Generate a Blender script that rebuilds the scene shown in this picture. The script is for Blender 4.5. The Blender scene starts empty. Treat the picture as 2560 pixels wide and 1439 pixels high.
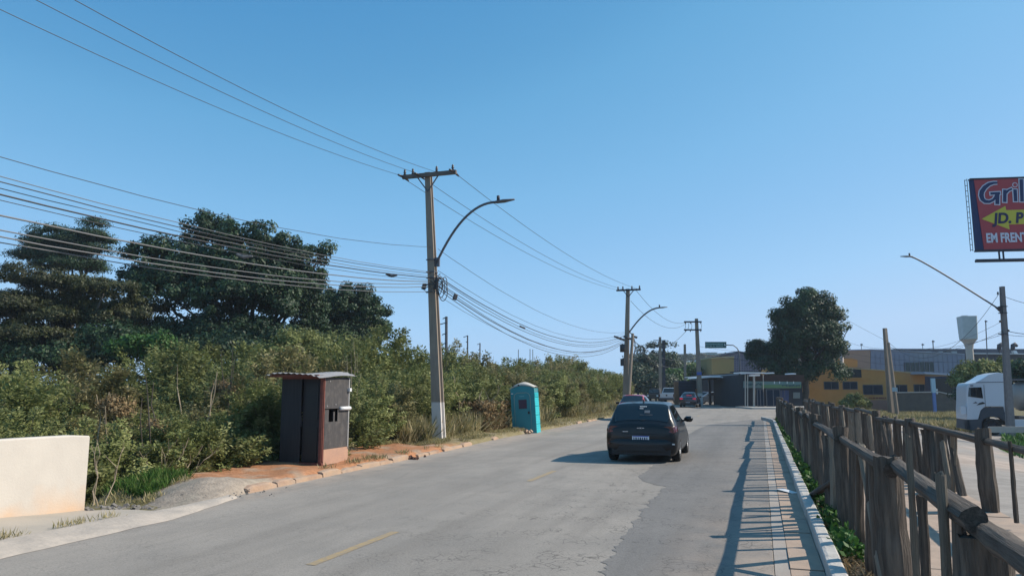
import bpy, bmesh, math, random
import numpy as np
from mathutils import Vector, Matrix, noise as mn
random.seed(7)
RNG = np.random.default_rng(11)
S = bpy.context.scene
COL = S.collection
R = math.radians

# ------------------------------------------------------------------ camera
F, CX, CY = 1849.0, 1280.0, 719.5
PITCH = math.atan(252.5 / F)
CAMH = 1.75
cd = bpy.data.cameras.new('camera')
cam = bpy.data.objects.new('camera', cd)
COL.objects.link(cam)
cd.sensor_width = 36.0
cd.lens = F / 2560 * 36
cd.clip_start = 0.05
cd.clip_end = 6000
cam.location = (0, 0, CAMH)
cam.rotation_euler = (math.pi / 2 + PITCH, 0, 0)
S.camera = cam

# ------------------------------------------------------------------ light
SUN_EL, SUN_AZ = R(38.5), R(5.5)       # azimuth measured from +X towards +Y
w = bpy.data.worlds.new('World')
S.world = w
w.use_nodes = True
nt = w.node_tree
bg = nt.nodes['Background']
sky = nt.nodes.new('ShaderNodeTexSky')
sky.sky_type = 'NISHITA'
sky.sun_disc = False
sky.sun_elevation = SUN_EL
sky.sun_rotation = math.pi / 2 - SUN_AZ
sky.altitude = 600
sky.air_density = 1.15
sky.dust_density = 0.6
sky.ozone_density = 2.2
bg.inputs[1].default_value = 0.107
# hazeless winter blue: the sky's own luminance mapped to a deeper, cleaner blue
sep = nt.nodes.new('ShaderNodeSeparateColor')
nt.links.new(sky.outputs[0], sep.inputs[0])


def mth(op, a, b):
    n = nt.nodes.new('ShaderNodeMath'); n.operation = op
    for i, q in enumerate((a, b)):
        if isinstance(q, (int, float)): n.inputs[i].default_value = q
        else: nt.links.new(q, n.inputs[i])
    return n.outputs[0]


ramp = nt.nodes.new('ShaderNodeValToRGB')
SKYC = ((.25, 82, 151, 205), (.29, 94, 161, 212), (.32, 105, 171, 220), (.42, 127, 187, 234), (.51, 141, 195, 241), (.68, 164, 210, 251), (.87, 186, 218, 253))
while len(ramp.color_ramp.elements) < len(SKYC): ramp.color_ramp.elements.new(.5)
for e_, (p_, r_, g_, b_) in zip(ramp.color_ramp.elements, SKYC): e_.position = p_
for e_, (p_, r_, g_, b_) in zip(ramp.color_ramp.elements, SKYC):
    e_.color = (*[((q_ / 255 + .055) / 1.055) ** 2.4 for q_ in (r_, g_, b_)], 1)
nt.links.new(mth('MULTIPLY', sep.outputs[1], 0.13), ramp.inputs[0])
sc_ = nt.nodes.new('ShaderNodeVectorMath'); sc_.operation = 'SCALE'
nt.links.new(ramp.outputs[0], sc_.inputs[0]); sc_.inputs['Scale'].default_value = 1 / (1.206 * .107)
nt.links.new(sc_.outputs[0], bg.inputs[0])
sd = bpy.data.lights.new('sun', 'SUN')
sd.energy = 5.0
sd.angle = R(0.55)
sd.color = (1.0, 0.9, 0.77)
sun = bpy.data.objects.new('sun', sd)
COL.objects.link(sun)
sv = Vector((math.cos(SUN_AZ) * math.cos(SUN_EL), math.sin(SUN_AZ) * math.cos(SUN_EL), math.sin(SUN_EL)))
sun.rotation_euler = sv.to_track_quat('Z', 'Y').to_euler()
S.view_settings.view_transform = 'Standard'
S.view_settings.look = 'None'
S.view_settings.gamma = 1
S.view_settings.use_curve_mapping = False
S.view_settings.exposure = 0.27
try:
    S.cycles.max_bounces = 6
    S.cycles.transparent_max_bounces = 8
    S.cycles.volume_bounces = 0
except Exception:
    pass

# ------------------------------------------------------------------ helpers
TH = math.atan(1 / 3.0)
DS, DC = math.sin(TH), math.cos(TH)


def at(u, v, Y):
    """the point seen at photo pixel u,v that lies Y metres ahead"""
    xc, yc = (u - CX) / F, (CY - v) / F
    d = Vector((xc, math.cos(PITCH) - yc * math.sin(PITCH), math.sin(PITCH) + yc * math.cos(PITCH)))
    k = Y / d.y
    return Vector((d.x * k, Y, CAMH + d.z * k))


def RD(s, t, z=0.0):
    """road coordinates: s along the road, t to its right"""
    return Vector((s * DS + t * DC, s * DC - t * DS, z))


def to_st(x, y):
    return x * DS + y * DC, x * DC - y * DS


def s_of(u, t, z=0.7):
    """how far along a line parallel to the road (offset t) the column u lies"""
    r = (u - CX) / F
    lo, hi = 0.5, 400.0
    for _ in range(50):
        m = (lo + hi) / 2
        p = RD(m, t, z)
        zc = p.y * math.cos(PITCH) + (z - CAMH) * math.sin(PITCH)
        val = p.x / zc
        if t > 0:
            if val > r: lo = m
            else: hi = m
        else:
            if val < r: lo = m
            else: hi = m
    return lo


class MB:
    def __init__(s):
        s.v, s.f, s.m = [], [], []

    def add(s, vs, fs, mi=0):
        o = len(s.v)
        s.v.extend([tuple(p) for p in vs])
        for f in fs:
            s.f.append(tuple(i + o for i in f))
            s.m.append(mi)
        return s

    def box(s, c, d, rz=0, mi=0, rx=0, ry=0, taper=1.0):
        M = Matrix.Rotation(rz, 3, 'Z') @ Matrix.Rotation(ry, 3, 'Y') @ Matrix.Rotation(rx, 3, 'X')
        vs = []
        for z in (-.5, .5):
            k = 1 if z < 0 else taper
            for x, y in ((-.5, -.5), (.5, -.5), (.5, .5), (-.5, .5)):
                vs.append(Vector(c) + M @ Vector((x * d[0] * k, y * d[1] * k, z * d[2])))
        return s.add(vs, [(3, 2, 1, 0), (4, 5, 6, 7), (0, 1, 5, 4), (1, 2, 6, 5), (2, 3, 7, 6), (3, 0, 4, 7)], mi)

    def bb(s, a, b, mi=0):
        return s.box([(a[i] + b[i]) / 2 for i in range(3)], [abs(b[i] - a[i]) for i in range(3)], mi=mi)

    def tube(s, pts, r, n=8, mi=0, caps=True, flat=1.0):
        pts = [Vector(p) for p in pts]
        rs = r if isinstance(r, (list, tuple)) else [r] * len(pts)
        vs, fs = [], []
        up = Vector((0, 0, 1))
        d0 = (pts[-1] - pts[0]).normalized()
        if abs(d0.z) > .9: up = Vector((0, 1, 0))
        for i, p in enumerate(pts):
            d = (pts[min(i + 1, len(pts) - 1)] - pts[max(i - 1, 0)]).normalized()
            a = d.cross(up).normalized()
            b = a.cross(d).normalized()
            for k in range(n):
                th = 2 * math.pi * k / n
                vs.append(p + a * math.cos(th) * rs[i] + b * math.sin(th) * rs[i] * flat)
        for i in range(len(pts) - 1):
            for k in range(n):
                k2 = (k + 1) % n
                fs.append((i * n + k, i * n + k2, (i + 1) * n + k2, (i + 1) * n + k))
        if caps:
            fs.append(tuple(range(n))[::-1])
            fs.append(tuple((len(pts) - 1) * n + k for k in range(n)))
        return s.add(vs, fs, mi)

    def prism(s, poly, d, mi=0):
        """poly: list of 3d points (planar), swept by vector d"""
        n = len(poly)
        d = Vector(d)
        vs = [Vector(p) for p in poly] + [Vector(p) + d for p in poly]
        fs = [tuple(range(n))[::-1], tuple(range(n, 2 * n))]
        for k in range(n):
            fs.append((k, (k + 1) % n, n + (k + 1) % n, n + k))
        return s.add(vs, fs, mi)

    def lathe(s, prof, n=16, axis='Z', c=(0, 0, 0), mi=0):
        vs, fs = [], []
        for (r, h) in prof:
            for k in range(n):
                a = 2 * math.pi * k / n
                if axis == 'Z': p = (r * math.cos(a), r * math.sin(a), h)
                elif axis == 'X': p = (h, r * math.cos(a), r * math.sin(a))
                else: p = (r * math.cos(a), h, r * math.sin(a))
                vs.append((p[0] + c[0], p[1] + c[1], p[2] + c[2]))
        for i in range(len(prof) - 1):
            for k in range(n):
                k2 = (k + 1) % n
                fs.append((i * n + k, i * n + k2, (i + 1) * n + k2, (i + 1) * n + k))
        return s.add(vs, fs, mi)

    def mesh(s, name, mats, smooth=False):
        me = bpy.data.meshes.new(name)
        me.from_pydata(s.v, [], s.f)
        for m in (mats if isinstance(mats, (list, tuple)) else [mats]): me.materials.append(m)
        me.polygons.foreach_set('material_index', s.m)
        if smooth: me.polygons.foreach_set('use_smooth', [True] * len(s.f))
        me.validate()
        bm = bmesh.new(); bm.from_mesh(me)
        bmesh.ops.recalc_face_normals(bm, faces=bm.faces)
        bm.to_mesh(me); bm.free()
        me.update()
        return me

    def build(s, name, mats, parent=None, smooth=False, label=None):
        return link(name, s.mesh(name, mats, smooth), parent, label)


def link(name, data, parent=None, label=None):
    o = bpy.data.objects.new(name, data)
    COL.objects.link(o)
    if parent is not None: o.parent = parent
    if label: o['label'] = label
    return o


def tag(o, label=None, cat=None, group=None, kind=None):
    if label: o['label'] = label
    if cat: o['category'] = cat
    if group: o['group'] = group
    if kind: o['kind'] = kind
    return o


def thing(name, label, cat, loc=(0, 0, 0), rz=0, group=None):
    o = bpy.data.objects.new(name, None)
    o.empty_display_size = .2
    COL.objects.link(o)
    o.location = loc
    o.rotation_euler = (0, 0, rz)
    return tag(o, label, cat, group)


def bevel(o, w=.01, n=2):
    m = o.modifiers.new('bevel', 'BEVEL'); m.width = w; m.segments = n; m.limit_method = 'ANGLE'
    return o


def dup(o, parent=None, loc=None, rz=None, label=None, group=None, scale=None):
    c = o.copy(); COL.objects.link(c)
    if parent is not None: c.parent = parent
    if loc is not None: c.location = loc
    if rz is not None: c.rotation_euler = (0, 0, rz)
    if scale is not None: c.scale = scale
    if label: c['label'] = label
    if group: c['group'] = group
    for ch in list(o.children): dup(ch, c)
    return c


# ------------------------------------------------------------------ materials
def mat(name, c1, c2=None, scale=4., rough=.8, bump=0., bscale=40., metal=0., coat=0., spec=.5, detail=6., stretch=(1, 1, 1),
        c3=None, scale3=.6, amt3=.5, alpha=None):
    m = bpy.data.materials.new(name); m.use_nodes = True
    t = m.node_tree; N = t.nodes; L = t.links
    b = N['Principled BSDF']
    b.inputs['Roughness'].default_value = rough
    b.inputs['Metallic'].default_value = metal
    b.inputs['Coat Weight'].default_value = coat
    b.inputs['Specular IOR Level'].default_value = spec
    if c2 is None and not bump:
        b.inputs['Base Color'].default_value = (*c1, 1); return m
    tc = N.new('ShaderNodeTexCoord'); mp = N.new('ShaderNodeMapping')
    mp.inputs['Scale'].default_value = stretch
    L.new(tc.outputs['Object'], mp.inputs[0])
    if c2 is None: c2 = c1
    nz = N.new('ShaderNodeTexNoise'); nz.inputs['Scale'].default_value = scale; nz.inputs['Detail'].default_value = detail
    nz.inputs['Roughness'].default_value = .62
    L.new(mp.outputs[0], nz.inputs[0])
    cr = N.new('ShaderNodeValToRGB')
    cr.color_ramp.elements[0].color = (*c1, 1); cr.color_ramp.elements[1].color = (*c2, 1)
    cr.color_ramp.elements[0].position = .33; cr.color_ramp.elements[1].position = .67
    L.new(nz.outputs[0], cr.inputs[0])
    out = cr.outputs[0]
    if c3 is not None:
        n3 = N.new('ShaderNodeTexNoise'); n3.inputs['Scale'].default_value = scale3; n3.inputs['Detail'].default_value = 5
        L.new(tc.outputs['Object'], n3.inputs[0])
        mr = N.new('ShaderNodeMapRange'); mr.inputs[1].default_value = .5; mr.inputs[2].default_value = .68; mr.inputs[4].default_value = amt3
        L.new(n3.outputs[0], mr.inputs[0])
        mx = N.new('ShaderNodeMix'); mx.data_type = 'RGBA'
        L.new(mr.outputs[0], mx.inputs[0]); L.new(out, mx.inputs[6]); mx.inputs[7].default_value = (*c3, 1)
        out = mx.outputs[2]
    L.new(out, b.inputs['Base Color'])
    if bump:
        nb = N.new('ShaderNodeTexNoise'); nb.inputs['Scale'].default_value = bscale; nb.inputs['Detail'].default_value = 5
        L.new(mp.outputs[0], nb.inputs[0])
        bp = N.new('ShaderNodeBump'); bp.inputs['Strength'].default_value = bump; bp.inputs['Distance'].default_value = .02
        L.new(nb.outputs[0], bp.inputs['Height']); L.new(bp.outputs[0], b.inputs['Normal'])
    return m


def leafmat(name, ca, cb, cc, nscale=.35, rough=.55, transl=.25, spec=.35):
    m = bpy.data.materials.new(name); m.use_nodes = True
    t = m.node_tree; N = t.nodes; L = t.links
    b = N['Principled BSDF']; b.inputs['Roughness'].default_value = rough
    b.inputs['Specular IOR Level'].default_value = spec
    at_ = N.new('ShaderNodeAttribute'); at_.attribute_name = 'rnd'
    cr = N.new('ShaderNodeValToRGB'); e = cr.color_ramp.elements
    e[0].color = (*ca, 1); e[1].color = (*cc, 1); e[1].position = 1.
    e2 = e.new(.6); e2.color = (*cb, 1)
    L.new(at_.outputs['Fac'], cr.inputs[0])
    geo = N.new('ShaderNodeNewGeometry'); nz = N.new('ShaderNodeTexNoise')
    nz.inputs['Scale'].default_value = nscale; nz.inputs['Detail'].default_value = 3
    L.new(geo.outputs['Position'], nz.inputs[0])
    mr = N.new('ShaderNodeMapRange'); mr.inputs[1].default_value = .35; mr.inputs[2].default_value = .65
    mr.inputs[3].default_value = .72; mr.inputs[4].default_value = 1.3
    L.new(nz.outputs[0], mr.inputs[0])
    mx = N.new('ShaderNodeMix'); mx.data_type = 'RGBA'; mx.blend_type = 'MULTIPLY'; mx.inputs[0].default_value = 1
    L.new(cr.outputs[0], mx.inputs[6]); L.new(mr.outputs[0], mx.inputs[7])
    L.new(mx.outputs[2], b.inputs['Base Color'])
    if transl:
        tr = N.new('ShaderNodeBsdfTranslucent'); ms = N.new('ShaderNodeMixShader'); ms.inputs[0].default_value = transl
        L.new(mx.outputs[2], tr.inputs[0]); L.new(b.outputs[0], ms.inputs[1]); L.new(tr.outputs[0], ms.inputs[2])
        L.new(ms.outputs[0], N['Material Output'].inputs[0])
    return m


def attrmat(name, rough=.95, nscale=6., lo=.75, hi=1.2, bump=.3, bscale=20.):
    """base colour from the 'col' attribute, varied by noise"""
    m = bpy.data.materials.new(name); m.use_nodes = True
    t = m.node_tree; N = t.nodes; L = t.links
    b = N['Principled BSDF']; b.inputs['Roughness'].default_value = rough; b.inputs['Specular IOR Level'].default_value = .2
    a = N.new('ShaderNodeAttribute'); a.attribute_name = 'col'
    tc = N.new('ShaderNodeTexCoord'); nz = N.new('ShaderNodeTexNoise'); nz.inputs['Scale'].default_value = nscale
    nz.inputs['Detail'].default_value = 8; nz.inputs['Roughness'].default_value = .7
    L.new(tc.outputs['Object'], nz.inputs[0])
    mr = N.new('ShaderNodeMapRange'); mr.inputs[1].default_value = .3; mr.inputs[2].default_value = .7
    mr.inputs[3].default_value = lo; mr.inputs[4].default_value = hi
    L.new(nz.outputs[0], mr.inputs[0])
    mx = N.new('ShaderNodeMix'); mx.data_type = 'RGBA'; mx.blend_type = 'MULTIPLY'; mx.inputs[0].default_value = 1
    L.new(a.outputs['Color'], mx.inputs[6]); L.new(mr.outputs[0], mx.inputs[7]); L.new(mx.outputs[2], b.inputs['Base Color'])
    nb = N.new('ShaderNodeTexNoise'); nb.inputs['Scale'].default_value = bscale; nb.inputs['Detail'].default_value = 6
    L.new(tc.outputs['Object'], nb.inputs[0])
    bp = N.new('ShaderNodeBump'); bp.inputs['Strength'].default_value = bump; bp.inputs['Distance'].default_value = .03
    L.new(nb.outputs[0], bp.inputs['Height']); L.new(bp.outputs[0], b.inputs['Normal'])
    return m


def asphalt(name, base, dark, crack=.5, dust=True):
    m = bpy.data.materials.new(name); m.use_nodes = True
    t = m.node_tree; N = t.nodes; L = t.links
    b = N['Principled BSDF']; b.inputs['Roughness'].default_value = .82; b.inputs['Specular IOR Level'].default_value = .3
    tc = N.new('ShaderNodeTexCoord')
    O = tc.outputs['Object']

    def noise(sc, det=6, vec=None, rg=.6):
        n = N.new('ShaderNodeTexNoise'); n.inputs['Scale'].default_value = sc; n.inputs['Detail'].default_value = det
        n.inputs['Roughness'].default_value = rg
        L.new(vec or O, n.inputs[0]); return n.outputs[0]

    def rng(x, a, b_, c, d):
        r = N.new('ShaderNodeMapRange'); L.new(x, r.inputs[0])
        for i, q in enumerate((a, b_, c, d)): r.inputs[i + 1].default_value = q
        return r.outputs[0]

    def mixc(f, A, B):
        x = N.new('ShaderNodeMix'); x.data_type = 'RGBA'
        if isinstance(f, float): x.inputs[0].default_value = f
        else: L.new(f, x.inputs[0])
        for s_, q in ((6, A), (7, B)):
            if isinstance(q, tuple): x.inputs[s_].default_value = (*q, 1)
            else: L.new(q, x.inputs[s_])
        return x.outputs[2]

    def mul(a, b_):
        x = N.new('ShaderNodeMath'); x.operation = 'MULTIPLY'; L.new(a, x.inputs[0])
        if isinstance(b_, float): x.inputs[1].default_value = b_
        else: L.new(b_, x.inputs[1])
        return x.outputs[0]
    col = mixc(rng(noise(.45, 4), .35, .65, 0, 1), base, dark)
    # long streaks along the lanes (local y)
    mp = N.new('ShaderNodeMapping'); mp.inputs['Scale'].default_value = (1.6, .07, 1); L.new(O, mp.inputs[0])
    col = mixc(rng(noise(1.0, 3, mp.outputs[0]), .46, .66, 0, .7), col, tuple(x * .68 for x in base))
    mp2 = N.new('ShaderNodeMapping'); mp2.inputs['Scale'].default_value = (.5, .16, 1); mp2.inputs['Location'].default_value = (7, 3, 0); L.new(O, mp2.inputs[0])
    col = mixc(rng(noise(1.0, 6, mp2.outputs[0], .7), .52, .62, 0, .35), col, tuple(x * 1.22 for x in base))
    col = mixc(rng(noise(2.3, 6, mp2.outputs[0], .75), .6, .68, 0, .5), col, tuple(x * .6 for x in base))
    # aggregate grain
    g = noise(55., 2, None, .8)
    col = mixc(rng(g, .52, .72, 0, .5), col, tuple(min(1, x * 1.5) for x in base))
    col = mixc(rng(noise(38., 3, None, .8), .5, .7, 0, .62), col, tuple(x * .42 for x in base))
    # dusty edges
    if dust:
        sx = N.new('ShaderNodeSeparateXYZ'); L.new(O, sx.inputs[0])
        e1 = rng(sx.outputs[0], -1.2, .1, 0, 1)
        fy = rng(sx.outputs[1], 7, 13, 1, .25)
        n1 = rng(noise(1.3, 5), .3, .6, 0, 1)
        col = mixc(mul(mul(mul(e1, n1), fy), .75), col, (.43, .33, .25))
        e2 = rng(sx.outputs[0], -7.5, -8.4, 0, 1)
        col = mixc(mul(mul(e2, rng(noise(2.1, 5), .35, .6, 0, 1)), .6), col, (.42, .33, .26))
    # cracks
    if crack:
        dn = N.new('ShaderNodeTexNoise'); dn.inputs['Scale'].default_value = 5; L.new(O, dn.inputs[0])
        vm = N.new('ShaderNodeVectorMath'); vm.operation = 'MULTIPLY_ADD'
        L.new(dn.outputs['Color'], vm.inputs[0]); vm.inputs[1].default_value = (.18, .18, 0); L.new(O, vm.inputs[2])
        for sc, wd, th, am in ((9.0, .06, .47, crack), (3.2, .02, .5, crack * .6), (.45, .004, .45, crack * .5)):
            vo = N.new('ShaderNodeTexVoronoi'); vo.feature = 'DISTANCE_TO_EDGE'; vo.inputs['Scale'].default_value = sc
            L.new(vm.outputs[0], vo.inputs[0])
            c = rng(vo.outputs[0], 0, wd, 1, 0)
            k = rng(noise(.55 + sc * .13, 4), th, th + .12, 0, am)
            if dust and sc > 3:
                sxx = N.new('ShaderNodeSeparateXYZ'); L.new(O, sxx.inputs[0])
                k = mul(k, rng(sxx.outputs[0], -4.6, -2.3, .7, 2.2))
            col = mixc(mul(c, k), col, tuple(x * .25 for x in base))
    L.new(col, b.inputs['Base Color'])
    bp = N.new('ShaderNodeBump'); bp.inputs['Strength'].default_value = .35; bp.inputs['Distance'].default_value = .012
    L.new(g, bp.inputs['Height']); L.new(bp.outputs[0], b.inputs['Normal'])
    return m


m_asph = asphalt('worn_asphalt', (.28, .25, .216), (.215, .196, .173), .42)
m_patch = asphalt('newer_asphalt', (.185, .172, .158), (.155, .146, .137), .3)
m_yellow = mat('worn_yellow_paint', (.36, .25, .11), (.24, .2, .15), 14, .8)
m_slab = mat('pink_concrete', (.4, .29, .215), (.29, .22, .17), 3, .9, .3, 60, c3=(.3, .25, .21), scale3=1.2)
m_curb = mat('curb_concrete', (.5, .47, .43), (.38, .36, .33), 8, .85, .4, 60)
m_curbp = mat('dusty_curb', (.42, .27, .17), (.33, .25, .19), 3, .9, .7, 22, c3=(.26, .13, .075), scale3=1.5, amt3=.7)
m_conc = mat('pole_concrete', (.28, .225, .175), (.21, .17, .135), 6, .85, .3, 30, stretch=(1, 1, .25))
m_wallc = mat('cream_plaster', (.66, .58, .49), (.6, .53, .45), 2.0, .85, .15, 25)
m_wood = mat('weathered_wood', (.125, .097, .074), (.052, .04, .031), 3.2, .85, 1.0, 9, stretch=(1.5, 1.5, 1.1), c3=(.22, .175, .135), scale3=1.6, amt3=.6)
m_wood2 = mat('pale_wood', (.33, .27, .2), (.16, .13, .1), 3.0, .85, 1.0, 9, stretch=(1.5, 1.5, 1.0))
m_bark = mat('bark', (.1, .08, .06), (.06, .05, .04), 6, .9, .6, 20)
m_stick = mat('dry_stem', (.38, .3, .2), (.26, .2, .14), 6, .9)
m_black = mat('black_paint', (.004, .0045, .006), rough=.35, coat=.35, spec=.3)
m_trim = mat('black_trim', (.01, .01, .011), rough=.6)
m_glass = mat('dark_glass', (.008, .01, .012), rough=.05, spec=.8)
m_tyre = mat('tyre_rubber', (.012, .012, .012), (.02, .02, .02), 20, .85)
m_rim = mat('alloy_rim', (.45, .45, .46), rough=.35, metal=.8)
m_redl = mat('tail_light', (.07, .003, .004), rough=.15, coat=.8)
m_white = mat('white_paint', (.74, .75, .77), rough=.35, coat=.4)
m_plate = mat('plate_white', (.75, .77, .8), rough=.5)
m_ink = mat('ink', (.015, .02, .06), rough=.5)
m_red = mat('red_paint', (.35, .02, .03), rough=.3, coat=.7)
m_steel = mat('galvanised', (.12, .125, .14), (.08, .085, .1), 8, .55, metal=.3)
m_dsteel = mat('dark_steel', (.02, .022, .035), rough=.6)
m_cable = mat('black_cable', (.035, .035, .04), rough=.5)
m_gcable = mat('grey_cable', (.14, .14, .145), rough=.5)
m_ins = mat('insulator', (.03, .02, .02), rough=.3)
m_chrome = mat('chrome', (.6, .6, .62), rough=.2, metal=1.)

# leaf materials
l_dark = leafmat('leaf_dark', (.008, .024, .01), (.022, .052, .02), (.06, .105, .038), .3)
l_olive = leafmat('leaf_olive', (.02, .026, .008), (.042, .05, .015), (.09, .095, .032), .25)
l_shrub = leafmat('leaf_shrub', (.075, .095, .028), (.17, .19, .065), (.34, .34, .16), .45, rough=.7, transl=.3, spec=.15)
l_shrub2 = leafmat('leaf_shrub_olive', (.09, .085, .035), (.19, .175, .075), (.37, .32, .18), .6, rough=.75, transl=.3, spec=.15)
l_brown = leafmat('leaf_dry', (.12, .08, .04), (.24, .17, .09), (.42, .33, .2), 1.2, rough=.9, transl=.2, spec=.1)
l_dgrass = leafmat('grass_dry', (.16, .15, .06), (.3, .26, .13), (.5, .42, .26), 1.0, rough=.9, transl=.3, spec=.1)
l_ggrass = leafmat('grass_green', (.03, .075, .015), (.07, .14, .03), (.15, .2, .06), 1.0, rough=.8, transl=.3, spec=.1)
l_weed = leafmat('weed_leaf', (.02, .06, .012), (.045, .115, .022), (.1, .2, .05), 2.0, rough=.6, transl=.3)
l_far = leafmat('leaf_far', (.015, .035, .02), (.035, .06, .03), (.07, .1, .05), .1)


# ------------------------------------------------------------------ foliage meshes
def quads_mesh(name, P, D, U, L, W, mats, rnd, bend=.0):
    """one leaf quad per point: P centre, D long axis, U side axis, L, W sizes"""
    n = len(P)
    L = L[:, None]; W = W[:, None]
    a = P - D * L / 2
    b_ = P + U * W / 2
    c = P + D * L / 2
    d = P - U * W / 2
    V = np.stack([a, b_, c, d], 1).reshape(-1, 3)
    me = bpy.data.meshes.new(name)
    me.vertices.add(4 * n); me.vertices.foreach_set('co', V.astype(np.float32).ravel())
    me.loops.add(4 * n); me.loops.foreach_set('vertex_index', np.arange(4 * n, dtype=np.int32))
    me.polygons.add(n); me.polygons.foreach_set('loop_start', np.arange(0, 4 * n, 4, dtype=np.int32))
    me.materials.append(mats)
    me.update(calc_edges=True)
    at_ = me.attributes.new('rnd', 'FLOAT', 'FACE')
    at_.data.foreach_set('value', rnd.astype(np.float32))
    return me


def unit(a):
    return a / np.maximum(np.linalg.norm(a, axis=1, keepdims=True), 1e-6)


def crown_mesh(name, lobes, nclump, crad, per, leaf, matl, rng, flat=.75, aspect=2.0, droop=.2, inner=.12, seed_low=-.35):
    vol = np.array([l[3] * l[4] + l[4] * l[5] + l[3] * l[5] for l in lobes]); vol = vol / vol.sum()
    idx = rng.choice(len(lobes), nclump, p=vol)
    Lb = np.array(lobes)[idx]
    d = unit(rng.normal(size=(nclump, 3)))
    d[:, 2] = np.where(d[:, 2] < seed_low, -d[:, 2] * .6, d[:, 2])
    rr = np.where(rng.random(nclump) < inner, rng.uniform(.3, .75, nclump), rng.uniform(.78, 1.04, nclump))
    C = Lb[:, :3] + d * Lb[:, 3:6] * rr[:, None]
    cr = crad * rng.uniform(.55, 1.35, nclump)
    N = nclump * per
    ci = np.repeat(np.arange(nclump), per)
    e = unit(rng.normal(size=(N, 3)))
    rad = cr[ci] * rng.uniform(.25, 1.05, N) ** .6
    off = e * rad[:, None]; off[:, 2] *= flat
    P = C[ci] + off
    nrm = unit(e * .8 + d[ci] * .6 + rng.normal(size=(N, 3)) * .6 + np.array([0, 0, .35]))
    D = unit(np.cross(nrm, unit(rng.normal(size=(N, 3))))); D[:, 2] -= droop; D = unit(D)
    U = unit(np.cross(nrm, D))
    L = leaf * rng.uniform(.6, 1.5, N)
    rnd = np.clip(.5 * rng.random(N) + .35 * np.repeat(rng.random(nclump), per) + .12, 0, 1)
    return quads_mesh(name, P, D, U, L, L / aspect, matl, rnd)


def limb(mb, p0, p1, r0, r1, rng, n=6, wob=.12, sides=7):
    p0, p1 = Vector(p0), Vector(p1)
    ln = (p1 - p0).length
    pts, rs = [], []
    for i in range(n + 1):
        q = i / n
        p = p0.lerp(p1, q)
        if 0 < i < n: p = p + Vector(rng.normal(size=3)) * wob * ln * .25
        pts.append(p); rs.append(r0 + (r1 - r0) * q)
    mb.tube(pts, rs, sides)
    return pts


def tree(name, label, base, lobes, nclump, crad, per, leaf, lm, trunk_r, seed, group=None, flat=.75, aspect=2., cat='tree', inner=.12, barkm=None, droop=.2, seed_low=-.35):
    """lobes in world space"""
    rng = np.random.default_rng(seed)
    base = Vector(base)
    t = thing(name, label, cat, base, 0, group)
    loc = [(l[0] - base.x, l[1] - base.y, l[2] - base.z, l[3], l[4], l[5]) for l in lobes]
    me = crown_mesh('crown', loc, nclump, crad, per, leaf, lm, rng, flat, aspect, droop, inner, seed_low)
    link('crown', me, t)
    mb = MB()
    cen = Vector(np.mean([l[:3] for l in loc], axis=0))
    fork = Vector((cen.x * .25, cen.y * .25, cen.z * .45))
    limb(mb, (0, 0, -.3), fork, trunk_r, trunk_r * .7, rng, 5, .05, 9)
    for l in loc:
        limb(mb, fork, (l[0], l[1], l[2] - l[5] * .1), trunk_r * .5, trunk_r * .12, rng, 6, .12)
    mb.build('trunk', barkm or m_bark, t, True)
    return t


def grass_mesh(name, P, h, wd, lean, matl, rng, blades=1):
    """upright blades: P Nx3 roots"""
    P = np.repeat(P, blades, axis=0)
    n = len(P)
    P = P + np.c_[rng.normal(0, .04, (n, 2)), np.zeros(n)]
    hh = h * rng.uniform(.45, 1.3, n)
    D = unit(np.c_[rng.normal(0, lean, (n, 2)), np.ones(n)])
    U = unit(np.cross(D, unit(rng.normal(size=(n, 3)))))
    C = P + D * hh[:, None] * .48
    return quads_mesh(name, C, D, U, hh, wd * rng.uniform(.7, 1.4, n), matl, rng.random(n))


# ------------------------------------------------------------------ terrain
def sstep(x, a, b):
    q = np.clip((x - a) / (b - a), 0, 1)
    return q * q * (3 - 2 * q)


KL_S = [-30, 6.3, 8.4, 9.3, 10.2, 10.8, 14, 19, 25, 32, 48, 62, 80, 100, 130]
KL_T = [-7.7, -7.7, -7.76, -7.96, -8.22, -8.33, -8.42, -8.55, -8.9, -8.92, -9.0, -9.6, -12, -17, -30]


def tL(s):
    return np.interp(s, KL_S, KL_T)


def hill(x, y):
    # the land rises behind the junction
    w_ = sstep(x / np.maximum(y, 1), .12, .19)
    return (sstep(y, 150, 330) * 13.0 + sstep(y, 330, 700) * 14) * (.25 + .75 * w_)


def ground_z(s, t):
    s = np.asarray(s, float); t = np.asarray(t, float)
    x = s * DS + t * DC; y = s * DC - t * DS
    left = tL(s)
    z = np.full(np.broadcast(s, t).shape, -.06)
    # right: yard falls away beyond the second fence
    z = np.where(t > .6, -.05 - 1.1 * sstep(t, 3.6, 13) * (1 - sstep(s, 62, 80) * (t < 6)), z)
    # left: bank falls behind the verge
    d = left - t
    z = np.where(d > 2.0, -.06 - .9 * sstep(d, 2.0, 5.0), z)
    return z + hill(x, y)


def nz2(x, y, sc=1., oct_=3):
    return np.array([mn.fractal(Vector((a * sc, b * sc, 3.1)), 1.0, 2.0, oct_) for a, b in zip(np.ravel(x), np.ravel(y))]).reshape(np.shape(x))


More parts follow.
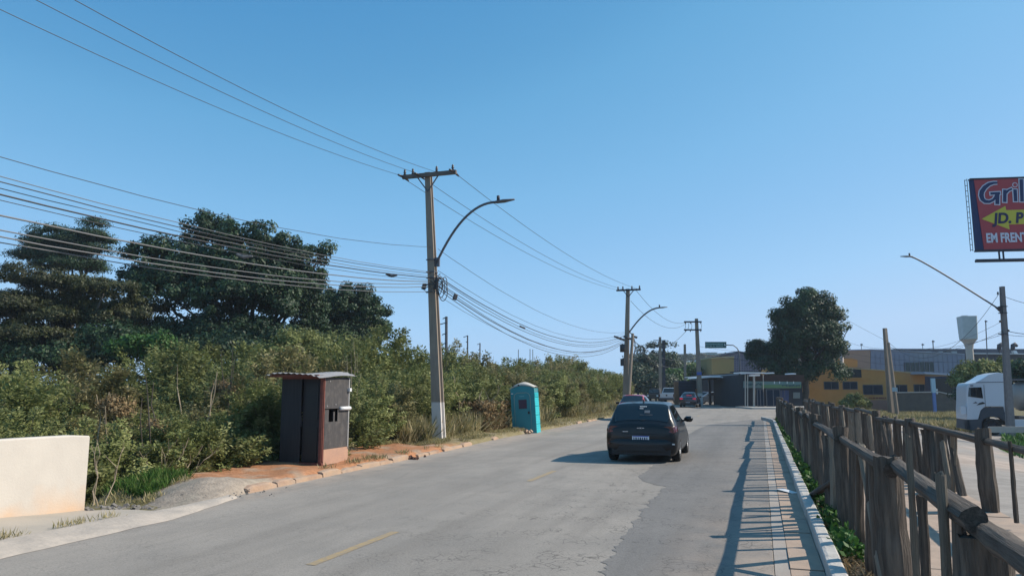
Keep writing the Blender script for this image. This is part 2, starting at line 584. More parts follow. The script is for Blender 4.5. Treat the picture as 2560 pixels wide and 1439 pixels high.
def grid_obj(name, s_arr, t_arr, zf, cf, matl, smooth=True, kind='structure'):
    Sg, Tg = np.meshgrid(s_arr, t_arr, indexing='ij')
    X = Sg * DS + Tg * DC; Y = Sg * DC - Tg * DS
    Z = zf(Sg, Tg)
    ns, nt_ = Sg.shape
    V = np.stack([X, Y, Z], -1).reshape(-1, 3)
    i = np.arange(ns * nt_).reshape(ns, nt_)
    f = np.stack([i[:-1, :-1], i[:-1, 1:], i[1:, 1:], i[1:, :-1]], -1).reshape(-1, 4)[:, ::-1]
    me = bpy.data.meshes.new(name)
    me.from_pydata(V.tolist(), [], f.tolist())
    me.materials.append(matl)
    if cf is not None:
        c = cf(Sg, Tg).reshape(-1, 3)
        a = me.color_attributes.new('col', 'FLOAT_COLOR', 'POINT')
        a.data.foreach_set('color', np.c_[c, np.ones(len(c))].astype(np.float32).ravel())
    me.update()
    o = link(name, me)
    if me.polygons[0].normal.z < 0: me.flip_normals()
    if smooth: me.polygons.foreach_set('use_smooth', [True] * len(me.polygons))
    o['kind'] = kind
    return o


def mixn(a, b, q):
    return np.asarray(a) * (1 - q[..., None]) + np.asarray(b) * q[..., None]


def ground_col(s, t):
    x = s * DS + t * DC; y = s * DC - t * DS
    c = np.zeros(s.shape + (3,)) + np.array([.14, .12, .06])
    c = mixn(c, (.27, .245, .22), ((t > .6) & (t < 30) & (s < 90)).astype(float))
    n = np.vectorize(lambda a, b: mn.noise(Vector((a * .15, b * .15, 1))))(s, t)
    c = mixn(c, (.36, .29, .24), (((t > 3.5) & (s < 60)) * sstep(n, -.1, .4)))
    far = sstep(y, 140, 190)
    c = mixn(c, (.34, .31, .13), far)
    c = mixn(c, (.16, .17, .09), sstep(y, 330, 420))
    return c


s_arr = np.unique(np.concatenate([np.arange(-40, 100, 2.0), np.arange(100, 400, 10), np.arange(400, 1000, 50), np.arange(1000, 3001, 400)]))
t_arr = np.unique(np.concatenate([np.arange(-2000, -200, 300), np.arange(-200, -30, 10), np.arange(-30, 20, .8), np.arange(20, 120, 5), np.arange(120, 300, 20), np.arange(300, 2001, 300)]))
m_ground = attrmat('ground_soil', nscale=1.2, lo=.7, hi=1.25)
grid_obj('ground', s_arr, t_arr, ground_z, ground_col, m_ground)

# road surface, in road-aligned local axes (x = t, y = s)
ROT = -TH


def road_sheet(name, outline, z, m, n=None):
    me = bpy.data.meshes.new(name)
    bm = bmesh.new()
    vs = [bm.verts.new((t, s, z)) for s, t in outline]
    f = bm.faces.new(vs)
    bmesh.ops.triangulate(bm, faces=[f])
    bmesh.ops.recalc_face_normals(bm, faces=bm.faces)
    bm.to_mesh(me); bm.free()
    me.materials.append(m)
    o = link(name, me)
    o.rotation_euler = (0, 0, ROT)
    if me.polygons[0].normal.z < 0: me.flip_normals()
    o['kind'] = 'structure'
    return o


left_edge = [(s, float(tL(s)) - .25) for s in np.arange(-25, 131, 3)]
right_edge = [(130, 4), (118, 4), (110, 5), (96, 7.5), (84, 6.5), (74, 5.3), (66, 4.2), (60, 3.0), (52, 1.9), (48, .95), (46.5, .05), (-25, .05)]
road_sheet('road', left_edge + right_edge, 0.0, m_asph)
# newer asphalt laid over the right lane
edge = []
for (u, v) in ((1480, 1500), (1500, 1439), (1530, 1385), (1560, 1340), (1598, 1290), (1612, 1268), (1640, 1240), (1662, 1215), (1610, 1204), (1596, 1190), (1625, 1172), (1640, 1150), (1660, 1130), (1700, 1100), (1722, 1085), (1745, 1072), (1775, 1060)):
    p = at(u, v, 10); k = CAMH / (CAMH - p.z); p = Vector((p.x * k, p.y * k, 0))
    edge.append(to_st(p.x, p.y))
fine = []
for a, b in zip(edge[:-1], edge[1:]):
    for q in np.linspace(0, 1, 18)[:-1]:
        s_ = a[0] + (b[0] - a[0]) * q; t_ = a[1] + (b[1] - a[1]) * q
        fine.append((s_, t_ + .09 * mn.noise(Vector((s_ * 3, 0, 0))) + .07 * mn.noise(Vector((s_ * 10, 5, 0)))))
fine.append(edge[-1])
road_sheet('asphalt_patch', fine + [(45.5, -.6), (45.5, .04), (-3, .04), (3, -1.7)], .004, m_patch)
# dashed centre line
mb = MB()
dash = [(6.7, 1.85)] + [(6.7 + 7.22 * k, 1.9) for k in range(1, 7)]
for k, (s0, ln) in enumerate(dash):
    tt = -4.43 + .009 * s0
    out = []
    for q in np.linspace(0, 1, 14): out.append((s0 + ln * q, tt - .055 + .014 * mn.noise(Vector((q * 9, k, 0)))))
    for q in np.linspace(1, 0, 14): out.append((s0 + ln * q, tt + .055 + .014 * mn.noise(Vector((q * 9, k, 7)))))
    road_sheet('lane_marking', out, .004, m_yellow)
# thin pale sealed strip between asphalt and gutter slabs
road_sheet('gutter_strip', [(s, .055 + .01 * mn.noise(Vector((s, 0, 0)))) for s in np.arange(-3, 46, .5)] + [(46, .195), (-3, .195)], .006, mat('pale_strip', (.33, .29, .25), (.27, .24, .215), 2, .9, .2, 50, c3=(.36, .28, .22), scale3=.5))


def struct_root(name):
    o = bpy.data.objects.new(name, None); COL.objects.link(o)
    o.rotation_euler = (0, 0, ROT); o['kind'] = 'structure'
    return o


# gutter slabs + kerb on the right
gut = struct_root('gutter')
kerb = struct_root('kerb')
protos = []
for k in range(5):
    rr = random.Random(k)
    mb = MB(); mb.bb((.2, .008, -.12), (.505, .992, .012 + rr.uniform(-.004, .006)))
    a = mb.mesh('slab', m_slab)
    mb = MB()
    h = .155
    prof = [(.505, -.12), (.512, h - .02), (.522, h - .004), (.545, h), (.635, h + .002), (.65, h - .01), (.66, -.12)]
    j = [rr.uniform(-.004, .004) for _ in prof]
    mb.prism([(x + j[i], .006, z + (j[i] if z > 0 else 0)) for i, (x, z) in enumerate(prof)], (0, .988, 0))
    b = mb.mesh('kerbstone', m_curb)
    protos.append((a, b))
for i in range(-2, 46):
    k = random.randrange(5)
    o = link('slab', protos[k][0], gut); o.location = (0, i, random.uniform(-.003, .003)); o.rotation_euler = (0, random.uniform(-.01, .02), 0)
    o = link('kerbstone', protos[k][1], kerb); o.location = (random.uniform(-.006, .006), i, random.uniform(-.006, .004))
    if i >= 42: o.location.x -= (i - 41) ** 1.6 * .04; o.rotation_euler = (0, 0, .05 * (i - 41))

# walkway of slabs between the two log fences
walk = struct_root('walkway')
wp = []
for k in range(4):
    rr = random.Random(50 + k); mb = MB(); mb.bb((1.0, .008, -.15), (3.15, 1.19, .02 + rr.uniform(-.004, .004))); wp.append(mb.mesh('slab', m_slab))
for i in range(-2, 44):
    o = link('slab', wp[i % 4], walk); o.location = (-.012 * i * .9 * 0, i * 1.2, random.uniform(-.003, .003))
# soil strip under fence
m_soil = mat('dark_soil', (.1, .075, .05), (.055, .045, .035), 8, .95, .6, 30)
mb = MB(); mb.bb((.66, -3, -.2), (1.0, 46.5, -.02)); o = mb.build('soil_strip', m_soil); o.rotation_euler = (0, 0, ROT); o['kind'] = 'structure'

# left verge: red earth by the hut, mound of spoil, dry grass further on


def verge_z(s, t):
    d = tL(s) - t
    base = .12 * sstep(d, -.05, .25) * sstep(s, 9.9, 11.0) + .015
    n = nz2(s, t, .8, 4) * .07 + nz2(s + 40, t, 3, 3) * .02
    mound = .13 * np.exp(-((s - 10.4) / .9) ** 2 - ((t + 8.95) / .55) ** 2)
    near = sstep(s, 10.4, 9.0)
    z = base + n * sstep(d, .1, .7) + mound - .25 * near * sstep(d, .4, 1.6)
    z = z - .95 * sstep(d, 2.0, 4.8)
    return np.where(d < .02, -.03, z)


def verge_col(s, t):
    n = nz2(s, t, .5, 3); n2 = nz2(s + 9, t + 9, 1.7, 3)
    red = np.array([.36, .17, .085]); grey = np.array([.3, .25, .2]); grass = np.array([.2, .165, .085])
    c = np.zeros(s.shape + (3,)) + grey
    c = mixn(c, red, sstep(s + n * 1.2 - .8 * (t + 9), 10.9, 12.3))
    c = mixn(c, grass, sstep(s + n * 1.5, 19.5, 22))
    c = mixn(c, (.3, .26, .2), sstep(n2, .15, .5) * .6)
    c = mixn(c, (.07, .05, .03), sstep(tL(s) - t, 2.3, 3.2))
    return c


s2 = np.concatenate([np.arange(8.0, 24, .16), np.arange(24, 62, .5), np.arange(62, 110, 2)])
off = np.concatenate([np.arange(0, 2.6, .12), np.arange(2.7, 6.5, .5)])
Sg = np.repeat(s2[:, None], len(off), 1); Tg = tL(Sg) - off[None, :]
X = Sg * DS + Tg * DC; Y = Sg * DC - Tg * DS; Z = verge_z(Sg, Tg)
me = bpy.data.meshes.new('verge')
i = np.arange(Sg.size).reshape(Sg.shape)
f = np.stack([i[:-1, :-1], i[1:, :-1], i[1:, 1:], i[:-1, 1:]], -1).reshape(-1, 4)
me.from_pydata(np.stack([X, Y, Z], -1).reshape(-1, 3).tolist(), [], f.tolist())
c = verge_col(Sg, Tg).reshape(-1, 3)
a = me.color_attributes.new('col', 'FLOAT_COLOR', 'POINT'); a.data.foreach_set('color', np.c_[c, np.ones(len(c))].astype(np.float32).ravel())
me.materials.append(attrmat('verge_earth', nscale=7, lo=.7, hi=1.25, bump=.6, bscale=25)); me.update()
if me.polygons[0].normal.z < 0: me.flip_normals()
me.polygons.foreach_set('use_smooth', [True] * len(me.polygons))
link('verge', me)['kind'] = 'structure'

# concrete apron (driveway) and pale gutter at the lower left
m_drive = mat('apron_concrete', (.4, .345, .28), (.34, .3, .25), 1.5, .9, .2, 40)
m_gut2 = mat('pale_gutter', (.46, .39, .32), (.36, .31, .26), 3, .9, .5, 18, c3=(.28, .25, .22), scale3=1.5)


def apron_z(s, t):
    d = -8.35 - t
    return .015 - .16 * sstep(d, .3, 1.6) * sstep(s, 7.0, 11.0) + .1 * sstep(s, 8.6, 6.0) * sstep(d, .3, 1.5)


Sg, Tg = np.meshgrid(np.arange(-2, 11.9, .35), np.arange(-14, -8.3, .35), indexing='ij')
grid_obj('apron', np.arange(-2, 8.9, .3), np.arange(-14, -8.25, .3), lambda s, t: apron_z(s, t), None, m_drive)
Sx = np.arange(-2, 10.3, .15)
edge2 = [(s, float(tL(s)) + .12 + .05 * mn.noise(Vector((s * 2, 0, 0)))) for s in Sx]
edge3 = [(s, min(-8.4 + .12 * sstep(s, 8.2, 9), float(tL(s)) - .1) + .03 * mn.noise(Vector((s * 2, 9, 0)))) for s in Sx[::-1]]
bmv = MB()
n = len(Sx)
vs = [];
for k in range(n):
    s = Sx[k]; a_ = edge2[k]; b_ = edge3[n - 1 - k]
    e = .012 * mn.noise(Vector((s * 1.7, 3, 0)))
    for q, z in ((0, .004), (.15, .03 + e), (.8, .05 + e), (1, .03)):
        t = a_[1] + (b_[1] - a_[1]) * q
        vs.append(RD(s, t, z))
bmv.add(vs, [(k * 4 + j, k * 4 + j + 1, k * 4 + 5 + j, k * 4 + 4 + j) for k in range(n - 1) for j in range(3)])
o = bmv.build('gutter_apron', m_gut2, None, True); o['kind'] = 'structure'

# broken kerbstones of the left side
kl = bpy.data.objects.new('broken_kerb', None); COL.objects.link(kl); kl['kind'] = 'structure'
rr = random.Random(5)
s = 10.75
while s < 44:
    ln = rr.uniform(.55, 1.05)
    gap = rr.choice([.02, .03, .04, .06, .5 if s > 17 else .05])
    hide = (s > 21.5 and rr.random() < .8) or (16.5 < s < 17.6)
    if not hide:
        t0, t1 = float(tL(s)), float(tL(s + ln))
        mb = MB()
        h = rr.uniform(.075, .125)
        nseg = 5
        vs = []
        for k in range(nseg + 1):
            q = k / nseg; tt = t0 + (t1 - t0) * q; jj = rr.uniform(-.03, .03) * (2 if k in (0, nseg) else 1)
            hh = h - (rr.uniform(.0, .05) if k in (0, nseg) else rr.uniform(0, .015))
            for (dx, z) in ((.03, -.08), (.01, hh * .8), (-.03, hh), (-.14, hh + .005), (-.17, -.08)):
                vs.append(RD(s + ln * q + jj, tt + dx + rr.uniform(-.008, .008), z))
        fs = [(k * 5 + j, k * 5 + j + 1, k * 5 + 6 + j, k * 5 + 5 + j) for k in range(nseg) for j in range(4)]
        fs += [(4, 3, 2, 1, 0), tuple(nseg * 5 + j for j in range(5))]
        mb.add(vs, fs)
        mb.build('kerbstone', m_curbp, kl)
    s += ln + gap

# ------------------------------------------------------------------ haze
# (added at the end of the structure block once distances are known)

# ------------------------------------------------------------------ left parapet wall
wt = thing('parapet_wall', 'low cream rendered wall stained orange along its foot, left of the hut', 'wall')
mb = MB()
s_e, s_b = 13.95, 2.0
e = at(225, 1085, 11.5); es, et = to_st(e.x, e.y)
NS = 24
vs = []
for k in range(NS + 1):
    q = k / NS; ss = es + (s_b - es) * q; ztop = e.z + .012 * math.sin(q * 7) - (.02 if k == 0 else 0)
    for (dt, z) in ((0, -.6), (0.0, ztop - .02), (-.02, ztop), (-.16, ztop), (-.18, ztop - .02), (-.18, -.6)):
        vs.append(RD(ss, et + dt + .004 * math.sin(k * 1.3), z))
fs = [(k * 6 + j, k * 6 + j + 1, k * 6 + 7 + j, k * 6 + 6 + j) for k in range(NS) for j in range(5)] + [(0, 1, 2, 3, 4, 5), tuple(NS * 6 + j for j in range(6))]
mb.add(vs, fs)
mw = mat('stained_plaster', (.52, .475, .415), (.46, .42, .37), 1.6, .85, .15, 30)
N = mw.node_tree.nodes; L = mw.node_tree.links; b = N['Principled BSDF']
src = b.inputs['Base Color'].links[0].from_socket
tc = N.new('ShaderNodeTexCoord'); sx = N.new('ShaderNodeSeparateXYZ'); L.new(tc.outputs['Object'], sx.inputs[0])
nz = N.new('ShaderNodeTexNoise'); nz.inputs['Scale'].default_value = 2.2; nz.inputs['Detail'].default_value = 4; L.new(tc.outputs['Object'], nz.inputs[0])
ma = N.new('ShaderNodeMath'); ma.operation = 'MULTIPLY_ADD'; L.new(nz.outputs[0], ma.inputs[0]); ma.inputs[1].default_value = -.9; L.new(sx.outputs[2], ma.inputs[2])
mr = N.new('ShaderNodeMapRange'); L.new(ma.outputs[0], mr.inputs[0]); mr.inputs[1].default_value = -.08; mr.inputs[2].default_value = -.6; mr.inputs[3].default_value = 0; mr.inputs[4].default_value = .6
mx = N.new('ShaderNodeMix'); mx.data_type = 'RGBA'; L.new(mr.outputs[0], mx.inputs[0]); L.new(src, mx.inputs[6]); mx.inputs[7].default_value = (.55, .3, .13, 1)
L.new(mx.outputs[2], b.inputs['Base Color'])
mb.build('wall_panel', mw, wt)

# ------------------------------------------------------------------ log fences
LOGS = []
for k in range(9):
    rng = np.random.default_rng(100 + k)
    pts, rs = [], []
    nb = 9
    ph = rng.uniform(0, 6, 3)
    bend = rng.uniform(.2, .55)
    for i in range(nb):
        q = i / (nb - 1)
        pts.append((bend * .5 * math.sin(q * 3 + ph[0]) - bend * .5 * math.sin(ph[0]), bend * .5 * math.cos(q * 3.4 + ph[1]) - bend * .5 * math.cos(ph[1]), q))
        rs.append(1.0 * (1.08 - .2 * q) * rng.uniform(.9, 1.1))
    mb = MB()
    n = 14
    vs, fs = [], []
    lump = rng.uniform(.86, 1.14, n)
    for i, (px_, py_, pz) in enumerate(pts):
        for j in range(n):
            a = 2 * math.pi * j / n
            r_ = rs[i] * lump[j] * rng.uniform(.94, 1.06)
            vs.append((px_ + r_ * math.cos(a), py_ + r_ * math.sin(a), pz + (rng.uniform(-.012, .012) if i == nb - 1 else 0)))
    for i in range(nb - 1):
        for j in range(n): fs.append((i * n + j, i * n + (j + 1) % n, (i + 1) * n + (j + 1) % n, (i + 1) * n + j))
    fs += [tuple(range(n))[::-1], tuple((nb - 1) * n + j for j in range(n))]
    mb.add(vs, fs)
    LOGS.append((mb.mesh('log', m_wood), mb.mesh('log', m_wood2), mb))


def logpart(name, p0, p1, r, parent, k=None, pale=False, ry=None):
    """p0,p1 in fence-local coordinates (x=t, y=s)"""
    p0, p1 = Vector(p0), Vector(p1)
    k = random.randrange(9) if k is None else k
    o = link(name, LOGS[k][1 if pale else 0], parent)
    d = p1 - p0
    o.location = p0
    q = d.to_track_quat('Z', 'X')
    o.rotation_mode = 'QUATERNION'
    o.rotation_quaternion = q @ Matrix.Rotation(random.uniform(0, 6.28), 3, 'Z').to_quaternion() if ry is None else q
    o.scale = (r, ry or r, d.length)
    return o


def fence(label, posts, tf, top, endpad, seed, spacing, skip=(), low=None, rr=(.05, .065)):
    f = thing('log_fence', label, 'fence', (0, 0, 0), ROT)
    random.seed(seed)
    for i, s in enumerate(posts):
        h = top + random.uniform(.04, .11)
        if low and i in low: h = low[i]
        logpart('post', (tf(s), s, -.15), (tf(s) + random.uniform(-.02, .02), s + random.uniform(-.03, .03), h), random.uniform(.095, .12), f)
    zs = [top - random.uniform(.0, .08) for _ in posts]
    for i in range(len(posts) - 1):
        a, b_ = posts[i], posts[i + 1]
        mid = .05 * random.uniform(-1, .6)
        z0, z1 = zs[i], zs[i] + random.uniform(-.04, .04)
        logpart('rail', (tf(a) - .03, a - .12, z0), (tf(b_) + random.uniform(-.04, .04), b_ + .1, z1), random.uniform(*rr), f, k=i % 9)
        if random.random() < .25:
            logpart('lower_rail', (tf(a) + .02, a, .22 + random.uniform(-.05, .05)), (tf(b_) + .02, b_, .2 + random.uniform(-.06, .06)), .045, f)
        s = a + random.uniform(.2, .34)
        while s < b_ - .18:
            if not any(x0 < s < x1 for x0, x1 in skip):
                tilt = random.choice([0, 0, .05, -.05, .12, -.12, .3, -.28]) * (1.25 if tf(0) > 2 else 1)
                r = random.choice([.035, .045, .05, .06, .075, .095])
                hh = top - random.uniform(0, .16) + (random.random() < .12) * .16
                o = logpart('pale', (tf(s) + random.uniform(-.03, .05), s, -.12), (tf(s) + random.uniform(-.05, .05), s + tilt, hh), r, f, pale=random.random() < .3,
                            ry=r * random.uniform(.5, 1) if random.random() < .5 else None)
            s += random.uniform(*spacing)
    return f


TN = .94
pn = [s_of(2250, TN), s_of(2113, TN), s_of(2050, TN), s_of(2022, TN)]
while pn[-1] < 44: pn.append(pn[-1] + random.uniform(3.0, 3.5))
p_near = s_of(2455, TN, .9)
posts_n = [s_of(2800, TN, .9), p_near] + pn
LOWPOST = {1: 1.06}
fn = fence('rustic log palisade on the road side of the walkway, its pales leaning', posts_n, lambda s: TN - .002 * s, 1.2, 0, 31, (.3, .52), skip=((0, 9.0),), low=LOWPOST, rr=(.045, .056))
# hand placed members close to the camera
def sN(u, z=.7): return s_of(u, TN, z)
for (u0, u1, r, h, pale, flat) in (
        (2383, 2405, .10, 1.12, False, .35), (2425, 2415, .05, 1.1, False, 1),
        (2305, 2300, .035, 1.08, False, 1), (2215, 2150, .05, 1.16, True, 1), (2190, 2185, .07, 1.12, False, .7),
        (2168, 2172, .06, 1.14, False, 1), (2140, 2150, .075, 1.1, False, .6), (2095, 2100, .07, 1.13, False, .7), (2080, 2084, .045, 1.08, True, 1)):
    a, b_ = sN(u0), sN(u1, h)
    logpart('pale', (TN, a, -.15), (TN, b_, h), r, fn, pale=pale, ry=r * flat)
# two thin stakes nailed outside the rail
a = s_of(2272, TN - .14, 1.2); logpart('stake', (TN - .14, a + .05, -.1), (TN - .12, a, at(2265, 1086, 4.9).z + .02), .021, fn, pale=True)
a = s_of(2350, TN - .13, 1.1); logpart('stake', (TN - .13, a + .02, -.1), (TN - .12, a, at(2345, 1176, 3.9).z), .027, fn, pale=True)
# leaning strut at the near weeds
logpart('strut', (TN - .32, sN(2060) - .3, .0), (TN, sN(2090), .55), .045, fn)

TF = 3.05
posts_f = [s_of(2760, TF), s_of(2470, TF), s_of(2292, TF), s_of(2207, TF), s_of(2160, TF)]
while posts_f[-1] < 50: posts_f.append(posts_f[-1] + random.uniform(3.6, 4.3))
ff = fence('rustic log palisade on the yard side of the walkway, farther from the road', posts_f, lambda s: TF - .012 * max(0, s - 12), 1.08, 0, 77, (.3, .58), skip=((posts_f[0], s_of(2400, TF)), ))
for (u0, u1, r, pale, flat) in ((2375, 2390, .06, True, 1), (2345, 2352, .12, False, .45), (2305, 2320, .05, False, 1)):
    a = s_of(u0, TF); b_ = s_of(u1, TF)
    logpart('pale', (TF, a, -.1), (TF, b_, 1.02), r, ff, pale=pale, ry=r * flat)
a = s_of(2530, TF - .1); logpart('stake', (TF - .1, a, .1), (TF - .1, a + .02, 1.1), .025, ff)

# ------------------------------------------------------------------ vegetation: thicket on the left
def shrub_proto(k, lm, hgt, wid, nbr, leaf, aspect, per=230):
    """arching feathery branches with pinnate leaflets, growing from a few stems"""
    rng = np.random.default_rng(300 + k)
    PP, DD, UU, RR = [], [], [], []
    mb = MB()
    for i in range(nbr):
        a = rng.uniform(0, 6.28)
        rr_ = wid * .58 * math.sqrt(rng.random())
        zt = hgt * (rng.uniform(.2, 1.0) if rng.random() < .62 else rng.uniform(.72, 1.06))
        zt *= 1 - .35 * (rr_ / (wid * .58)) ** 2
        p0 = np.array([.25 * rr_ * math.cos(a), .25 * rr_ * math.sin(a), zt * rng.uniform(.1, .35)])
        p2 = np.array([rr_ * math.cos(a), rr_ * math.sin(a), zt * rng.uniform(.8, 1.0)])
        p1 = (p0 + p2) / 2 + np.array([0, 0, zt * rng.uniform(.1, .32)]) + rng.normal(0, .12, 3)
        q = rng.uniform(.22, 1.0, per) ** .8
        B = p0 * ((1 - q) ** 2)[:, None] + p1 * (2 * q * (1 - q))[:, None] + p2 * (q ** 2)[:, None]
        T = unit((p1 - p0) * (1 - q)[:, None] + (p2 - p1) * q[:, None])
        side = unit(np.cross(T, np.array([0, 0, 1.0]) + rng.normal(0, .25, (per, 3))))
        sg = np.where(rng.random(per) < .5, -1, 1)[:, None]
        spread_ = .05 + .20 * (1.15 - q) * rng.random(per) + .04
        P = B + side * sg * spread_[:, None] + rng.normal(0, .045, (per, 3)) + np.array([0, 0, -.05]) * spread_[:, None]
        D = unit(side * sg + T * .6 + np.array([0, 0, -.25]) + rng.normal(0, .3, (per, 3)))
        U = unit(np.cross(D, rng.normal(0, .5, (per, 3)) + np.array([.3, -.5, .9])))
        tone = rng.random()
        PP.append(P); DD.append(D); UU.append(U); RR.append(np.clip(.45 * rng.random(per) + .3 * tone + .28 * q ** 2, 0, 1))
        if i < 16:
            pts = [p0 * (1 - x) ** 2 + p1 * 2 * x * (1 - x) + p2 * x * x for x in (0, .25, .5, .75, 1)]
            mb.tube([(0.03 * math.cos(a), .03 * math.sin(a), -.3)] + [tuple(p_) for p_ in pts], [.03, .022, .016, .011, .007, .004], 5)
    P, D, U, Rn = (np.concatenate(x) for x in (PP, DD, UU, RR))
    L = leaf * rng.uniform(.6, 1.5, len(P))
    return quads_mesh('foliage', P, D, U, L, L / aspect, lm, Rn), mb.mesh('stem', m_bark, True)


SH = [shrub_proto(0, l_shrub, 3.4, 3.3, 120, .10, 2.4), shrub_proto(1, l_shrub2, 3.3, 3.1, 115, .10, 2.0),
      shrub_proto(2, l_shrub, 3.9, 3.7, 140, .11, 2.6), shrub_proto(3, l_shrub2, 4.0, 3.3, 130, .11, 2.2),
      shrub_proto(4, l_shrub, 2.6, 2.7, 85, .09, 2.2)]
SHLAB = ['feathery green shrub with arching fronds in the roadside thicket', 'olive green shrub with seed pods in the roadside thicket',
         'tall broad green shrub in the roadside thicket', 'tall olive shrub with dry twigs in the roadside thicket', 'small low green shrub at the front of the roadside thicket']


def put_shrub(s, t, k, sc, z):
    p = RD(s, t)
    kd = ('feathery green shrub', 'olive green shrub', 'tall broad green shrub', 'tall olive shrub with dry twigs', 'small green shrub')[k]
    d_ = float(tL(s)) - t
    rw = 'front row' if d_ < 3.9 else 'second row' if d_ < 6.3 else 'third row' if d_ < 10.5 else 'rearmost row'
    wh = ('above the cream wall' if s < 9.5 else 'above the spoil heap' if s < 12.5 else 'just left of the hut' if s < 14.5 else 'behind the hut' if s < 17 else 'between hut and near pole' if s < 19.5
          else 'behind the near pole' if s < 22.5 else 'just right of the near pole' if s < 25.5 else 'left of the toilet' if s < 28.5 else 'behind the toilet' if s < 31.5 else 'just right of the toilet' if s < 35
          else 'well beyond the toilet' if s < 40 else 'midway to second pole' if s < 46 else 'short of the second pole' if s < 53 else 'by the second pole' if s < 60 else 'beyond the second pole')
    o = thing('shrub', '%s, %s of thicket, %s' % (kd, rw, wh), 'shrub', (p.x, p.y, z), random.uniform(0, 6.28), 'shrubs of the roadside thicket')
    link('foliage', SH[k][0], o); link('stem', SH[k][1], o)
    o.scale = (sc, sc, sc * random.uniform(.92, 1.08))


random.seed(21)
for row, (dt, hgt, step) in enumerate(((2.9, 2.5, 1.5), (4.8, 3.3, 1.9), (8.2, 4.1, 2.6), (12.5, 4.7, 3.3))):
    s = 8.0 + row * .7
    while s < 92:
        t = float(tL(s)) - dt + random.uniform(-.5, .4)
        if row == 0 and s < 11.6: s += step; continue
        p = RD(s, t)
        if p.y > 1 and p.x / p.y > -.85:
            z = float(ground_z(np.array(s), np.array(t)))
            grow = 1 + .009 * max(0, s - 32) + .28 * math.exp(-((s - 33) / 8) ** 2)
            tgt = hgt * grow * random.uniform(.82, 1.16) - (.5 if s < 19 else 0)
            k = random.choice([0, 1, 2, 3, 0, 2]) if row else random.choice([0, 1, 4, 4])
            hs = (3.4, 3.3, 3.9, 4.0, 2.6)[k]
            put_shrub(s, t, k, tgt / hs, z)
        s += step * random.uniform(.8, 1.2)
# fill low in front near the wall and behind the hut
for (s, t, k, sc) in ((10.6, -11.7, 4, .8), (9.7, -11.5, 4, .6), (12.0, -11.3, 4, .7), (13.3, -11.2, 4, .85), (14.7, -11.1, 4, .8), (9.5, -12.6, 0, .6), (8.6, -12.9, 0, .75), (7.6, -13.2, 1, .8), (9.6, -14.8, 2, .8), (16.6, -11.1, 1, .75), (18.6, -11.2, 4, 1.0), (7.0, -15.5, 2, .8), (5.5, -14.5, 0, .8)):
    put_shrub(s, t, k, sc, -.8)

by_label = {}
for o_ in list(COL.objects):
    if o_.name.startswith('shrub') and o_.get('label') and o_.parent is None: by_label.setdefault(o_['label'], []).append(o_)
for lab_, os_ in by_label.items():
    if len(os_) > 1:
        os_.sort(key=lambda q: q.location.length)
        for o_, wd_ in zip(os_, ('nearest', 'farthest') if len(os_) == 2 else ('nearest', 'middle', 'farthest', 'rear')): o_['label'] = lab_ + ', ' + wd_
# dead brown patches
for (u, v, Y, ru, lab) in ((398, 1070, 15.5, 22, 'small withered reddish brown bush among the shrubs above the spoil heap'), (285, 1015, 15.0, 24, 'withered brown spray low in the thicket above the cream wall'), (560, 975, 21, 26, 'dead straw coloured shrub left of the hut'), (830, 1010, 26, 16, 'dry brown twiggy bush close behind the hut')):
    p = at(u, v, Y); t = thing('dead_shrub', lab, 'shrub', (p.x, p.y, -.7))
    rg_ = np.random.default_rng(u)
    k_ = Y / F
    lb_ = [(0, 0, p.z + .7, ru * k_, ru * k_, ru * k_ * .8), (ru * k_ * .6, 0, p.z + .6, ru * k_ * .7, ru * k_, ru * k_ * .6)]
    link('foliage', crown_mesh('foliage', lb_, 26, .2, 60, .07, l_brown, rg_, .7, 2.6, .3, .1), t)
    mb = MB()
    for j in range(4): limb(mb, (0, 0, 0), (rg_.normal(0, .25), rg_.normal(0, .2), p.z + .7 + rg_.uniform(0, .3)), .025, .006, rg_, 5, .1, 5)
    mb.build('stem', m_stick, t)
# a few straight twigs sticking out of the thicket top
for i in range(16):
    ss = 12 + i * 2.6; dd = (3.2, 4.4, 5.6)[i % 3]
    p = RD(ss, float(tL(ss)) - dd)
    rg_ = np.random.default_rng(900 + i); mb = MB()
    hh = (3.3, 3.9, 4.3)[i % 3] - (.5 if ss < 19 else 0) + .01 * ss
    for j in range(3): limb(mb, (0, 0, 0), (rg_.normal(0, .4), rg_.normal(0, .4), hh * rg_.uniform(.85, 1.02)), .03, .006, rg_, 6, .08, 5)
    t = thing('bare_sapling', 'bare twigs sticking up through the thicket, clump %s counted from the wall' % ('one', 'two', 'three', 'four', 'five', 'six', 'seven', 'eight', 'nine', 'ten', 'eleven', 'twelve', 'thirteen', 'fourteen', 'fifteen', 'sixteen')[i], 'plant', (p.x, p.y, -.9), 0, 'bare twigs in the thicket'); mb.build('stem', m_stick if i % 2 else m_bark, t)

# dry weeds along the back of the verge (nobody could count them)
rng = np.random.default_rng(5)


def scatter(n, s0, s1, d0, d1, side='L', clump=0):
    s = rng.uniform(s0, s1, n); d = rng.uniform(d0, d1, n)
    if clump:
        keep = np.array([mn.noise(Vector((a * clump, b * clump, 2))) for a, b in zip(s, d)]) > -.02
        s, d = s[keep], d[keep]
    if side == 'L':
        t = tL(s) - d; z = verge_z(s[:, None], t[:, None])[:, 0]
    else:
        t = d; z = ground_z(s, t)
    return np.c_[s * DS + t * DC, s * DC - t * DS, z]


def stuff(name, label, cat, mesh):
    return tag(link(name, mesh), label, cat, None, 'stuff')


